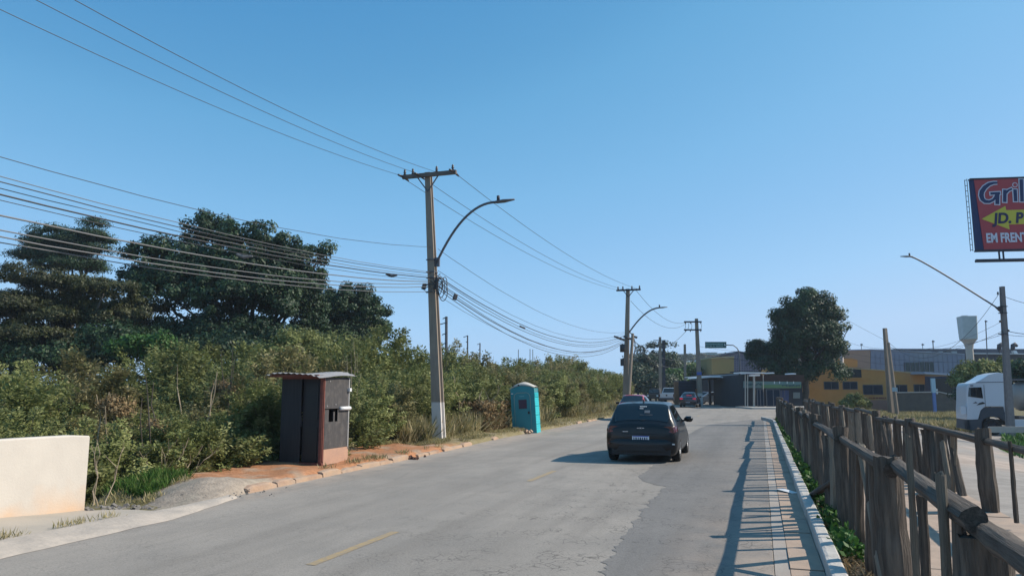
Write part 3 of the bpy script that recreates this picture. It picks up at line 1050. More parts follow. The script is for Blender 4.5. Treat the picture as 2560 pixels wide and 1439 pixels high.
stuff('dry_weeds', 'straw coloured dry weeds standing behind the verge around the leaning toilet', 'weeds',
      grass_mesh('dry_weeds', np.concatenate([scatter(2600, 20.5, 36, 1.0, 2.4, clump=.9), scatter(2600, 33, 62, .7, 2.6, clump=.5)]), .75, .035, .45, l_dgrass, rng, 5))
stuff('verge_grass', 'short dry green grass on the left verge beyond the red earth', 'grass',
      grass_mesh('verge_grass', np.concatenate([scatter(5200, 19.5, 34, .1, 1.8, clump=1.2), scatter(5200, 33, 70, .0, 2.0), scatter(500, 9.4, 10.9, 1.2, 2.3, clump=1.5), scatter(160, 13.5, 19, .12, .3, clump=2.5)]), .13, .014, .6, l_dgrass, rng, 5))
stuff('green_tuft', 'green grass tuft beside the spoil heap at the foot of the thicket', 'grass',
      grass_mesh('green_tuft', np.concatenate([scatter(320, 10.0, 11.2, 1.5, 2.4), scatter(300, 30.2, 31.6, 1.2, 2.2), scatter(200, 13.2, 20, 2.0, 2.5)]), .22, .018, .6, l_ggrass, rng, 7))
P = []
for a in np.linspace(5.0, 8.3, 130):
    if mn.noise(Vector((a * 2.2, 0, 0))) > -.05: P.append(RD(a, -8.43 + rng.normal(0, .02), .02))
stuff('joint_grass', 'thin dry grass growing along the joint of the concrete apron', 'grass', grass_mesh('joint_grass', np.array(P), .12, .01, .5, l_dgrass, rng, 5))
# brown dead fern-like growth beside the toilet
P = scatter(1500, 26.4, 29.0, .8, 2.1); P[:, 2] += rng.uniform(0, 1.1, len(P))
stuff('dead_foliage', 'orange brown dead leaves heaped left of the leaning toilet', 'foliage',
      grass_mesh('dead_foliage', P, .16, .07, 1.4, l_brown, rng, 4))
P = scatter(400, 10.5, 14, 3.0, 3.6); P[:, 2] += rng.uniform(1.2, 2.0, len(P))
# leafy weeds between kerb and near fence
sw = rng.uniform(8.5, 44, 5200); tw = rng.uniform(.68, .98, 5200)
keep = np.array([mn.noise(Vector((a * .8, 4, 0))) for a in sw]) > -.12
sw, tw = sw[keep], tw[keep]
Pw = np.c_[sw * DS + tw * DC, sw * DC - tw * DS, np.zeros(len(sw)) + rng.uniform(-.02, .2, len(sw)) * (1 - np.abs(tw - .83) / .3)]
stuff('kerb_weeds', 'bright green leafy weeds growing between the kerb and the road side palisade', 'weeds',
      grass_mesh('kerb_weeds', Pw, .085, .045, 1.2, l_weed, rng, 3))
sw = rng.uniform(3.5, 12, 600); tw = rng.uniform(.7, 1.0, 600)
stuff('dead_litter', 'dry stalks and leaf litter under the near palisade', 'litter',
      grass_mesh('dead_litter', np.c_[sw * DS + tw * DC, sw * DC - tw * DS, np.zeros(600)], .14, .012, 1.6, l_brown, rng, 3))
# rough grass of the field before the orange building and the truck
n = 26000
X_ = rng.uniform(24, 62, n); Y_ = rng.uniform(46, 84, n)
s_, t_ = to_st(X_, Y_)
u_ = CX + F * X_ / Y_
vv = (u_ > 2120) & (u_ < 2425) & (t_ > 9.3 + .0 * s_) & (Y_ > 50 + (2410 - u_) * .055)
Pg = np.c_[X_, Y_, ground_z(s_, t_)][vv]
stuff('field_grass', 'tall yellow green rough grass between the yard and the orange building', 'grass',
      grass_mesh('field_grass', Pg, .62, .07, .35, l_dgrass, rng, 5))
n = 3500
X_ = rng.uniform(15, 34, n); Y_ = rng.uniform(24, 46, n); s_, t_ = to_st(X_, Y_); u_ = CX + F * X_ / Y_
vv = (u_ > 2490) & (u_ < 2640) & (t_ > 8.6)
Pg = np.c_[X_, Y_, ground_z(s_, t_)][vv]
stuff('yard_weeds', 'bright green weeds at the right edge of the yard by the lamp pole', 'weeds',
      grass_mesh('yard_weeds', Pg, .42, .1, .8, l_weed, rng, 5))

# bare stems, sticks
def stems(name, label, pts, h, r, matl=m_stick, n=5, seed=1, lean=.25):
    rg = np.random.default_rng(seed); mb = MB()
    for k in range(n):
        a = rg.uniform(-.3, .3, 2)
        top = (a[0] + rg.normal(0, lean) * h, a[1] + rg.normal(0, lean) * h, h * rg.uniform(.6, 1.05))
        pp = limb(mb, (a[0] * .4, a[1] * .4, 0), top, r, r * .3, rg, 6, .1, 5)
        for j in (3, 4, 5):
            q = pp[j]; limb(mb, q, q + Vector((rg.normal(0, .2) * h * .5, rg.normal(0, .2) * h * .5, h * .2)), r * .5, r * .15, rg, 3, .1, 4)
    t = thing(name, label, 'plant', pts)
    mb.build('stem', matl, t)
    return t


stems('bare_sapling', 'bare pale forked sapling in the thicket between the near pole and the toilet', RD(27.2, -10.9, -.1), 2.6, .028, n=4, seed=2)
stems('bare_stalk', 'bare dry stalks left of the toilet', RD(28.2, -10.7, -.1), 1.5, .02, n=5, seed=3)
stems('dead_branch', 'dead bare branches poking out of the shrubs behind the wall', RD(11.6, -10.9, -.2), 1.0, .012, n=7, seed=4)
stems('cane_stalk', 'broken cane stalk rising beside the end of the cream wall', RD(9.3, -10.0, -.2), 1.15, .012, n=3, seed=9, lean=.2)
stems('dry_stalk', 'dry upright stalk right of the toilet', RD(32.2, -10.4, -.1), 1.5, .02, n=3, seed=6)

# rubbish and stones by the wall
def lumps(name, label, cat, c, n, spread_, size, matl, seed):
    rg = random.Random(seed); mb = MB()
    for k in range(n):
        p = Vector(c) + Vector((rg.gauss(0, spread_), rg.gauss(0, spread_ * .5), abs(rg.gauss(0, .02)) + .02))
        d = [size * rg.uniform(.4, 1.2) for _ in range(3)]; d[2] *= .5
        mb.box(p, d, rg.uniform(0, 3), rx=rg.uniform(-.6, .6), ry=rg.uniform(-.6, .6), taper=rg.uniform(.4, .9))
    return tag(mb.build(name, matl), label, cat, None, 'stuff')


m_rub = mat('rubble', (.2, .18, .16), (.12, .11, .1), 8, .9)
m_plast = mat('crumpled_plastic', (.6, .6, .6), rough=.4)
pw = RD(8.65, -9.45, -.12)
lumps('rubble', 'grey rubble and clods beside the end of the cream wall', 'rubble', RD(9.1, -9.5, -.1), 80, .32, .09, m_rub, 1)
lumps('plastic_scraps', 'crumpled white plastic scraps at the foot of the cream wall', 'rubbish', pw, 26, .13, .09, m_plast, 2)
lumps('earth_clods', 'brown leafy clods lying in the gap of the broken kerb', 'debris', RD(17.3, -8.5, .0), 30, .2, .1, mat('clod', (.09, .04, .025), (.05, .025, .02), 9, .9), 3)
lumps('pebbles', 'small stones and grit scattered along the left gutter', 'stones', RD(10.4, -8.2, .03), 40, .5, .03, m_rub, 4)
lumps('rocks', 'pale broken stones in the verge grass in front of the toilet', 'stones', RD(28.6, -8.95, .05), 7, .3, .22, m_curbp, 6)
tag(MB().box(RD(13.8, .36, .03), (.16, .34, .006), rz=.5, rx=.1).build('paper_scrap', m_plast), 'white paper scrap lying in the gutter against the kerb', 'litter')

# ------------------------------------------------------------------ big trees on the left
def lob(u, v, Y, ru, rv, ry=None):
    p = at(u, v, Y); k = Y / F
    return (p.x, p.y, p.z, ru * k, (ry or (ru + rv) / 2) * k, rv * k)


Y0 = 50
g0 = -.9
tree('evergreen_tree', 'largest dark green domed tree, tallest of the trees on the left', at(640, 1000, Y0 + 1)[:2] + (g0,) if False else (at(640, 1000, Y0).x, Y0, g0),
     [lob(430, 655, Y0, 115, 60), lob(530, 600, Y0 + 2, 85, 60), lob(640, 620, Y0, 105, 70), lob(735, 670, Y0, 75, 75), lob(450, 750, Y0 - 1, 130, 100), lob(620, 770, Y0 - 2, 150, 110), lob(740, 790, Y0, 75, 90), lob(560, 850, Y0 - 2, 200, 70), lob(350, 700, Y0 + 1, 70, 50),
      lob(515, 560, Y0 + 1, 22, 30), lob(800, 640, Y0, 30, 35), lob(590, 700, Y0, 150, 80), lob(700, 730, Y0 - 1, 110, 80), lob(470, 700, Y0, 120, 70), lob(660, 870, Y0, 200, 70), lob(380, 640, Y0, 60, 40), lob(600, 740, Y0 + 2, 190, 110), lob(560, 690, Y0 + 2, 170, 80), lob(760, 740, Y0 + 1, 60, 90)],
     1050, .62, 190, .175, l_dark, .42, 1, aspect=1.6)
tree('spreading_tree', 'olive brown tree with layered spreading crown at the far left', (at(170, 1000, 44).x, 44, g0),
     [lob(60, 700, 44, 95, 45), lob(160, 720, 45, 120, 40), lob(260, 730, 44, 80, 40), lob(20, 780, 43, 90, 50), lob(130, 800, 43, 60, 35), lob(280, 800, 45, 70, 50), lob(60, 850, 42, 130, 45), lob(240, 870, 44, 110, 35), lob(350, 800, 46, 60, 70), lob(90, 780, 46, 150, 60), lob(260, 780, 46, 90, 60), lob(60, 850, 46, 150, 60), lob(150, 800, 47, 180, 90), lob(340, 850, 47, 80, 60)],
     760, .6, 180, .15, l_olive, .35, 2, flat=.5, aspect=2.2, seed_low=-.2)
tree('layered_tree', 'dark tiered tree with flat ragged boughs rising behind the olive tree', (at(175, 1000, 60).x, 60, g0),
     [lob(235, 560, 60, 28, 12), lob(120, 578, 60, 42, 12), lob(220, 588, 60, 55, 12), lob(150, 608, 60, 75, 14), lob(220, 625, 60, 60, 12), lob(100, 640, 60, 70, 16), lob(170, 665, 60, 100, 20), lob(175, 610, 60, 50, 30), lob(140, 640, 61, 80, 35), lob(250, 600, 60, 35, 22), lob(90, 605, 60, 30, 22)],
     420, .75, 170, .17, l_dark, .3, 3, flat=.5, aspect=2.6, seed_low=-.2)
tree('round_tree', 'dark green rounded tree at the right end of the left tree group', (at(880, 1000, 56).x, 56, g0),
     [lob(865, 770, 56, 80, 50), lob(930, 795, 56, 45, 50), lob(850, 840, 56, 100, 60), lob(880, 728, 56, 22, 18), lob(920, 735, 56, 22, 16), lob(955, 830, 56, 25, 40), lob(820, 800, 56, 60, 60), lob(820, 870, 56, 110, 45)],
     380, .62, 190, .17, l_dark, .3, 4, aspect=1.7)
tree('pale_tree', 'mid green small tree with sparse crown in front of the big domed tree', (at(740, 1000, 36).x, 36, g0),
     [lob(740, 870, 36, 60, 45), lob(700, 900, 35, 70, 40), lob(790, 890, 36, 60, 40)],
     110, .45, 140, .13, l_shrub, .14, 5, aspect=2.2)
tree('vine_tree', 'bright green creeper covered bush between the olive tree and the domed tree', (at(420, 1000, 36).x, 36, g0),
     [lob(400, 860, 36, 35, 22), lob(440, 885, 36, 35, 25), lob(330, 870, 36, 50, 30)], 60, .4, 130, .14, l_weed, .12, 6, aspect=1.6)
tree('dark_tree', 'low dark tree filling the gap behind the hut', (at(600, 1000, 42).x, 42, g0),
     [lob(560, 900, 42, 150, 55), lob(350, 900, 42, 120, 50), lob(780, 900, 44, 100, 50), lob(120, 900, 42, 130, 45), lob(640, 860, 44, 120, 50), lob(300, 860, 44, 140, 50), lob(-10, 890, 42, 90, 50), lob(40, 860, 43, 90, 40), lob(20, 925, 42, 110, 45)], 560, .6, 130, .17, l_dark, .2, 8, aspect=1.8)

# tall tree and its neighbour on the right
YR = 80
gR = -.3
tree('tall_tree', 'tall dark tree with egg shaped crown beside the shops', (at(2012, 1000, YR).x, YR, gR),
     [lob(2025, 765, YR, 55, 38), lob(1985, 800, YR, 50, 55), lob(2065, 800, YR, 45, 45), lob(2020, 850, YR, 80, 75), lob(2075, 870, YR, 40, 60), lob(1975, 880, YR, 45, 55), lob(2060, 930, YR, 50, 35), lob(1990, 935, YR, 60, 30), lob(2015, 738, YR, 25, 16), lob(1950, 915, YR, 45, 45), lob(2010, 880, YR + 1, 80, 60), lob(2080, 830, YR, 30, 35)],
     420, .82, 190, .22, l_dark, .42, 11, aspect=1.6)
tree('side_tree', 'smaller dark tree standing left of the tall egg shaped tree', (at(1905, 1000, YR + 3).x, YR + 3, gR),
     [lob(1900, 885, YR + 3, 32, 30), lob(1925, 905, YR + 3, 40, 40), lob(1890, 868, YR + 3, 18, 16)],
     120, .7, 170, .2, l_dark, .25, 12, aspect=1.6)
for k, (u, v, Y, ru, rv, lm, lab) in enumerate((
        (1615, 935, 118, 38, 40, l_far, 'dark roadside tree left of the white pickup'), (1655, 915, 125, 42, 42, l_far, 'tall roadside tree behind the white pickup'),
        (1595, 945, 112, 25, 30, l_far, 'low dark tree just right of the second pole'), (1690, 930, 130, 25, 28, l_far, 'dark tree behind the slatted container'),
        (1682, 945, 116, 24, 16, l_weed, 'bright green small tree behind the slatted container'), (1728, 930, 122, 16, 14, l_weed, 'small bright green tree by the third pole'),
        (1640, 960, 110, 60, 22, l_far, 'row of low dark bushes behind the pickup'))):
    tree('roadside_tree', lab, (at(u, 1000, Y).x, Y, 0), [lob(u, v, Y, ru, rv), lob(u - ru * .5, v + rv * .5, Y, ru * .7, rv * .7), lob(u + ru * .5, v + rv * .6, Y, ru * .7, rv * .6)],
         75, 1.1, 110, .38, lm, .2, 30 + k, aspect=1.6)
tree('wispy_tree', 'thin wispy half bare tree among the far poles', (at(1640, 1000, 115).x, 115, 0),
     [lob(1640, 870, 115, 45, 14), lob(1615, 880, 115, 20, 10), lob(1670, 862, 115, 22, 10)], 26, .7, 40, .3, l_far, .14, 41)
for k, (u, v, Y, ru, rv, lm, lab) in enumerate((
        (2440, 930, 62, 45, 25, l_shrub, 'dark green hedge tree behind the white truck cab'), (2520, 925, 62, 50, 30, l_shrub, 'dense green tree right of the water tower'),
        (2575, 930, 60, 40, 30, l_dark, 'dark green tree at the right picture edge'), (2470, 965, 60, 60, 30, l_dark, 'dark green bushes directly behind the truck'))):
    tree('yard_tree', lab, (at(u, 1050, Y).x, Y, -1.1), [lob(u, v, Y, ru, rv), lob(u - 20, v + 20, Y, ru, rv), lob(u + 15, v + 30, Y, ru, rv)], 110, .6, 110, .22, lm, .2, 50 + k)
tree('small_bush', 'scruffy green bush before the orange wall', (at(2135, 1030, 70).x, 70, -.9),
     [lob(2135, 1000, 70, 24, 17), lob(2118, 1012, 70, 20, 18), lob(2155, 1012, 70, 18, 14)], 60, .4, 100, .16, l_shrub, .08, 61)

# ------------------------------------------------------------------ poles and wires
def ipole(p0, p1, w0, w1, yaw, name, parent, matl, inset=.22):
    """I-section concrete pole"""
    sec = [(-.5, -.5), (.5, -.5), (.5, -.34), (.5 - inset, -.26), (.5 - inset, .26), (.5, .34), (.5, .5), (-.5, .5), (-.5, .34), (-.5 + inset, .26), (-.5 + inset, -.26), (-.5, -.34)]
    p0, p1 = Vector(p0), Vector(p1)
    mb = MB(); vs = []
    n = len(sec)
    c, s = math.cos(yaw), math.sin(yaw)
    for p, w_ in ((p0, w0), (p1, w1)):
        for (a, b) in sec:
            vs.append(p + Vector(((a * c - b * s) * w_, (a * s + b * c) * w_, 0)))
    fs = [(k, (k + 1) % n, n + (k + 1) % n, n + k) for k in range(n)] + [tuple(range(n))[::-1], tuple(range(n, 2 * n))]
    mb.add(vs, fs)
    return mb.build(name, matl, parent)


def painted_conc():
    m = mat('painted_pole_concrete', (.28, .225, .175), (.21, .17, .135), 6, .85, .3, 30, stretch=(1, 1, .25))
    N = m.node_tree.nodes; L = m.node_tree.links; b = N['Principled BSDF']
    src = b.inputs['Base Color'].links[0].from_socket
    tc = N.new('ShaderNodeTexCoord'); sx = N.new('ShaderNodeSeparateXYZ'); L.new(tc.outputs['Object'], sx.inputs[0])
    mr = N.new('ShaderNodeMapRange'); L.new(sx.outputs[2], mr.inputs[0]); mr.inputs[1].default_value = 1.3; mr.inputs[2].default_value = 1.36; mr.inputs[3].default_value = .85; mr.inputs[4].default_value = 0
    mx = N.new('ShaderNodeMix'); mx.data_type = 'RGBA'; L.new(mr.outputs[0], mx.inputs[0]); L.new(src, mx.inputs[6]); mx.inputs[7].default_value = (.62, .58, .54, 1)
    L.new(mx.outputs[2], b.inputs['Base Color'])
    return m


m_pconc = painted_conc()
AX = Vector((DC, -DS, 0))      # across the road, to the right


def lamp(parent, a, b, c_, head_dir, r=.045):
    """curved bracket from a via b to c_, with head"""
    a, b, c_ = Vector(a), Vector(b), Vector(c_)
    pts = []
    for q in np.linspace(0, 1, 16):
        pts.append(a * (1 - q) ** 2 + b * 2 * q * (1 - q) + c_ * q * q)
    mb = MB(); mb.tube(pts, r, 8); mb.build('lamp_arm', m_steel, parent, True)
    hd = Vector(head_dir).normalized()
    mb = MB(); e = c_ + hd * .6
    mb.tube([c_ - hd * .12, c_ + hd * .0, c_ + hd * .25, e], [.06, .1, .12, .05], 8, flat=.45)
    hp = mb.build('lamp_head', m_steel, parent, True)
    mb = MB(); mb.lathe([(.0, .0), (.05, 0), (.05, .16), (.0, .18)], 8, c=(c_.x + hd.x * .05, c_.y + hd.y * .05, c_.z + .04)); mb.build('photocell', m_dsteel, parent, True)


def insul(parent, p, r=.055, h=.22):
    mb = MB(); mb.lathe([(0, 0), (r * .4, 0), (r, .03), (r * .5, .06), (r, .1), (r * .5, .13), (r * .8, .17), (0, h)], 8, c=tuple(p)); return mb.build('insulator', m_ins, parent, True)


# pole 1 (nearest)
b1 = at(1100, 1110, 24.1); t1 = at(1071, 432, 24.1)
pole1 = thing('utility_pole', 'nearest concrete utility pole, white painted foot, between hut and toilet', 'utility pole', (b1.x, b1.y, 0))


def loc1(p): return Vector(p) - Vector((b1.x, b1.y, 0))


ipole(loc1((b1.x, b1.y, -.3)), loc1(t1), .34, .19, ROT, 'pole_shaft', pole1, m_pconc)
ca = loc1(t1) + Vector((0, -.17, -.12))
mb = MB(); mb.box(ca + AX * .05, (1.95, .1, .13), ROT); mb.build('crossarm', mat('crossarm_wood', (.16, .13, .11), (.11, .09, .08), 5, .9), pole1)
for sgn in (-1, 1):
    mb = MB(); mb.tube([ca + AX * .42 * sgn, ca + Vector((0, .08, -.55))], .022, 6); mb.build('brace', m_steel, pole1)
for q, up_ in ((-.85, 1), (-.55, 1), (.32, 1), (.9, 1)): insul(pole1, ca + AX * q + Vector((0, 0, .06)))
for q in (-.9, -.3, .95):
    for sy in (-1, 1):
        mb = MB(); p = ca + AX * q + Vector((DS, DC, 0)) * sy * .1; mb.tube([p, p + Vector((DS, DC, 0)) * sy * .28 + Vector((0, 0, -.02))], [.045, .03], 7); mb.build('insulator', m_ins, pole1, True)
lamp(pole1, loc1(at(1090, 660, 24)), loc1(at(1160, 505, 23.6)), loc1(at(1242, 505, 23.2)), AX * .95 + Vector((0, 0, .06)), .042)
mb = MB(); q = loc1(at(1092, 655, 24)); mb.box(q, (.2, .07, .3), ROT); mb.build('lamp_bracket', m_steel, pole1)
for v in (650, 680, 695, 712, 730):
    mb = MB(); p = loc1(at(1080, v, 24.1)); mb.box(p, (.3, .3, .03), ROT); mb.build('clamp_band', m_steel, pole1)
# cable coils and splice boxes tied to the pole
rg = random.Random(3)
for k, (u, v, ru, rv) in enumerate(((1103, 718, 9, 26), (1108, 728, 11, 24), (1098, 715, 7, 22), (1112, 712, 6, 20))):
    mb = MB(); c0 = loc1(at(u, v, 23.8)); pts = [c0 + Vector((math.cos(a) * ru * .013, .04 * math.sin(a * 2), math.sin(a) * rv * .013)) for a in np.linspace(0, 6.28, 17)]
    mb.tube(pts, .014, 5, caps=False); mb.build('cable_coil', m_cable, pole1, True)
for (u, v) in ((1060, 716), (1092, 700), (1090, 716), (1138, 742)):
    mb = MB(); c0 = loc1(at(u, v, 23.9)); mb.box(c0, (.13, .1, .2), .4, ry=.3); bevel(mb.build('splice_box', m_cable, pole1), .02)
for k in range(12):
    mb = MB(); c0 = loc1(at(1075 + rg.uniform(-4, 30), 690 + rg.uniform(0, 40), 23.85)); pts = [c0 + Vector((math.sin(a * 3 + k) * .12, 0, -a * .25 + .12)) for a in np.linspace(0, 1, 7)]
    mb.tube(pts, .009, 4); mb.build('loose_wire', m_cable if k % 3 else m_gcable, pole1)


def wire(p0, p1, sag, r, matl, label, group, name='power_line', segs=26, jit=0.0):
    p0, p1 = Vector(p0), Vector(p1)
    pts = []
    for i in range(segs + 1):
        q = i / segs
        p = p0.lerp(p1, q); p.z -= 4 * sag * q * (1 - q)
        if jit and 0 < i < segs: p.z += random.uniform(-jit, jit)
        pts.append(p)
    mb = MB(); mb.tube(pts, r, 5)
    return tag(mb.build(name, matl, None, True), label, 'cable', group)


PB = Vector((-12.9, -5.3, 0))     # the next pole, behind the photographer


def sag_for(pa, pb, u, v):
    """sag of the span pa-pb so that it passes through photo pixel (u,v)"""
    pa, pb = Vector(pa), Vector(pb)
    lo, hi = 0., 1.
    r = (u - CX) / F
    best = None
    for q in np.linspace(0.01, .99, 400):
        p = pa.lerp(pb, q)
        if p.y <= 0.5: continue
        z = p.z
        tgt = at(u, v, p.y)
        d = abs(tgt.x - p.x)
        if best is None or d < best[0]: best = (d, q, p.z - tgt.z)
    _, q, dz = best
    return max(-.2, dz / (4 * q * (1 - q)))


cw = t1 + Vector((0, -.17, -.12))
for q, v, u, lab in ((-.95, 22, 0, 'leftmost'), (-.3, 0, 85, 'middle'), (.35, 0, 188, 'rightmost')):
    a = cw + AX * q + Vector((0, 0, .05)); b_ = PB + AX * q * 1.6 + Vector((0, 0, a.z + .15))
    wire(a, b_, sag_for(a, b_, u, v), .007, m_cable, lab + ' of the three high wires crossing the upper left sky', 'high wires over the upper left')
LW = [(617, 390, .008, m_cable, 'single thin wire highest of the low bundle left of the near pole'), (680, 440, .009, m_gcable, None), (683, 455, .011, m_cable, None), (690, 470, .009, m_gcable, None),
      (694, 487, .017, m_cable, 'thick black cable in the bundle left of the near pole'), (700, 500, .008, m_cable, None), (704, 537, .017, m_gcable, 'thick pale cable with a splice, left of the near pole'), (708, 575, .013, m_gcable, None),
      (716, 592, .014, m_gcable, None), (728, 606, .011, m_gcable, 'lowest pale cable left of the near pole')]
for k, (vp, ve, r, mm, lab) in enumerate(LW):
    a = at(1078, vp, 24.05); b_ = PB + AX * (.1 * (k % 3)) + Vector((0, 0, a.z + .05))
    wire(a, b_, sag_for(a, b_, 0, ve), r * .82, mm, lab or '%s cable from the top in the sagging bundle left of the near pole' % ('first', 'second', 'third', 'fourth', 'fifth', 'sixth', 'seventh', 'eighth', 'ninth', 'tenth')[k], 'telephone cables left of the near pole', 'telephone_cable', 34, .006)
for (u, v) in ((978, 688), (610, 640)):
    mb = MB()
    c0 = at(u, v, 21.5 if u > 900 else 15.5)
    mb.tube([c0 + Vector((-.16, 0, .04)), c0 + Vector((0, 0, -.02)), c0 + Vector((.18, 0, .0))], [.03, .045, .02], 6)
    tag(mb.build('cable_splice', m_cable if u > 900 else m_gcable), 'dark cable splice hanging just left of the near pole' if u > 900 else 'pale cable splice hanging before the big dark tree', 'cable splice')

# pole 2
b2 = at(1563, 1030, 53); t2 = at(1570, 722, 53)
pole2 = thing('utility_pole', 'second concrete utility pole with crossarm and street lamp, beyond the toilet', 'utility pole', (b2.x, 53, 0))


def loc2(p): return Vector(p) - Vector((b2.x, 53, 0))


ipole(loc2((b2.x, 53, -.3)), loc2(t2), .42, .24, ROT, 'pole_shaft', pole2, m_pconc)
c2 = loc2(t2) + Vector((0, -.2, -.1))
mb = MB(); mb.box(c2, (1.75, .1, .12), ROT); mb.build('crossarm', m_dsteel, pole2)
for sgn in (-1, 1):
    mb = MB(); mb.tube([c2 + AX * .4 * sgn, c2 + Vector((0, .08, -.5))], .03, 6); mb.build('brace', m_dsteel, pole2)
for q in (-.75, -.4, .25, .8): insul(pole2, c2 + AX * q + Vector((0, 0, .06)), .07, .26)
lamp(pole2, loc2(at(1572, 832, 53)), loc2(at(1612, 772, 52.4)), loc2(at(1647, 769, 51.8)), AX + Vector((0, 0, .05)), .055)
mb = MB(); mb.lathe([(0, 0), (.2, .02), (.2, .55), (.0, .6)], 12, c=tuple(loc2(at(1557, 880, 52.7)))); mb.build('splice_box', m_cable, pole2, True)
mb = MB(); mb.box(loc2(at(1556, 905, 52.7)), (.25, .2, .5), ROT); mb.build('splice_box', m_cable, pole2)
mb = MB(); c0 = loc2(at(1572, 865, 52.7)); mb.tube([c0 + Vector((math.sin(a) * .45, 0, math.cos(a) * 1.0)) for a in np.linspace(0, 3.1, 10)], .035, 5); mb.build('cable_coil', m_cable, pole2)
for k in range(7):
    mb = MB(); c0 = loc2(at(1540 + k * 8, 842 + (k % 3) * 3, 52.6)); mb.box(c0, (.3, .12, .12), rx=k, ry=.3); mb.build('cable_clip', m_cable, pole2)
ps = thing('stay_pole', 'slanting bare pole leaning beside the second utility pole', 'pole', at(1566, 1030, 52))
mb = MB(); mb.tube([(0, 0, -1), at(1582, 833, 52) - at(1566, 1030, 52)], [.14, .1], 8); mb.build('pole_shaft', m_conc, ps)
cw2 = t2 + Vector((0, -.2, -.08))
for q, lab, v in ((-.95, 'lowest', 0), (-.3, 'middle', 0), (.95, 'highest', 0)):
    a = cw + AX * q + Vector((0, 0, .0)); b_ = cw2 + AX * q * .8
    wire(a, b_, .55, .0095, m_cable, lab + ' of three high wires between the two nearest poles', 'high wires between the two nearest poles')
for k, (v1, v2, sg, r) in enumerate(((622, 830, .9, .008), (676, 833, 1.15, .008), (690, 838, 1.2, .016), (694, 840, 1.3, .010), (705, 845, 1.25, .012), (708, 848, 1.5, .010), (716, 852, 1.4, .016), (722, 856, 1.55, .012), (738, 856, 1.3, .007))):
    wire(at(1095, v1, 24), at(1560, v2, 52.8), sg, r, m_cable, 'thin single cable highest of the bundle right of the near pole' if k == 0 else '%s cable from the top in the sagging bundle between the two nearest poles' % ('first', 'second', 'third', 'fourth', 'fifth', 'sixth', 'seventh', 'eighth', 'ninth')[k], 'telephone cables between the two nearest poles', 'telephone_cable', 30, .008)
tag(MB().tube([at(1300, 815, 33), at(1312, 820, 33.6)], .035, 6).build('cable_splice', m_cable), 'small black splice on the sagging cables above the toilet', 'cable splice')

# pole 3 with double crossarm
b3 = at(1751, 1015, 76); t3 = at(1741, 796, 76)
pole3 = thing('utility_pole', 'third utility pole with double crossarm and blue plate, beside the dark sedan', 'utility pole', (b3.x, 76, 0))


def loc3(p): return Vector(p) - Vector((b3.x, 76, 0))


ipole(loc3((b3.x, 76, -.3)), loc3(t3), .46, .28, 0, 'pole_shaft', pole3, m_pconc)
for v in (804, 824):
    mb = MB(); mb.box(loc3(at(1732, v, 75.7)), (1.8, .12, .14), .0); mb.build('crossarm', m_dsteel, pole3)
    for u in (1714, 1726, 1752): mb = MB(); mb.tube([loc3(at(u, v, 75.7)), loc3(at(u, v + 5, 75.7))], .05, 6); mb.build('insulator', m_ins, pole3)
for u in (1712, 1720, 1728, 1752):
    mb = MB(); mb.tube([loc3(at(u, 805, 75.6)), loc3(at(u + 2, 815, 75.6)), loc3(at(u, 823, 75.6))], .02, 4); mb.build('jumper_wire', m_cable, pole3)
mb = MB(); mb.box(loc3(at(1748, 933, 75.6)), (.5, .03, .3)); mb.build('plate', mat('blue_plate', (.05, .1, .35), rough=.5), pole3)
wire(at(1590, 725, 53), at(1716, 805, 76), .9, .014, m_cable, 'upper slack wire between second and third poles', 'wires between second and third poles')
wire(at(1577, 752, 53), at(1716, 808, 76), 1.1, .014, m_cable, 'lower slack wire between second and third poles', 'wires between second and third poles')
wire(at(1716, 826, 76), at(1650, 862, 110), .6, .02, m_cable, 'jumper wire running from the third pole to the far left poles', None)
for k, (u, vt, vb, Y, dv, lab) in enumerate(((1651, 842, 1000, 105, 0, 'grey twin armed pole behind the white pickup'), (1660, 852, 1000, 100, 0, 'dark plain pole behind the white pickup'), (1713, 860, 1000, 112, 0, 'plain pole behind the slatted container'),
                                            (1611, 868, 1000, 120, 0, 'far thin pole left of the pickup trees'), (1686, 878, 985, 130, 0, 'farthest thin pole behind the container'))):
    b_ = at(u, vb, Y); b_.z = 0
    p = thing('utility_pole', lab, 'utility pole', b_)
    ipole((0, 0, -.2), at(u - 1, vt, Y) - b_, .42, .3, 0, 'pole_shaft', p, m_conc if k != 1 else m_dsteel)
    if k in (0, 3):
        for dz in (.5, 1.4):
            mb = MB(); mb.box((0, -.2, at(u, vt, Y).z - dz), (1.6, .1, .12)); mb.build('crossarm', m_steel, p)
# tan poles behind the thicket
for (u, vt, Y, arms, lab) in ((1116, 791, 70, ((792, -11), (806, -18), (832, -12), (856, -12)), 'dark four armed steel pole rising over the thicket'),
                              (1169, 838, 95, ((839, -11), (852, -5), (868, -4)), 'thin steel pole with top arm over the thicket'),
                              (1200, 857, 110, ((858, -8), (872, -5)), 'shorter thin steel pole over the thicket, right of the others'),
                              (1325, 872, 130, (), 'left one of two far masts above the thicket'), (1332, 873, 132, (), 'right one of two far masts above the thicket'),
                              (1296, 873, 130, (), 'single far mast above the thicket')):
    b_ = at(u, 960, Y); b_.z = 0
    p = thing('steel_pole', lab, 'pole', b_)
    tp = at(u, vt, Y) - b_
    rr_ = .13 if Y < 80 else (.09 if Y < 120 else .06)
    mb = MB(); mb.tube([(0, 0, -.5), tp], [rr_ * 1.2, rr_], 8); mb.build('pole_shaft', m_steel, p)
    for (v, du) in arms:
        mb = MB(); z = at(u, v, Y).z; mb.tube([(0, -.1, z), (du * Y / F, -.1, z - .18)], .05, 6); mb.build('arm', m_steel, p)

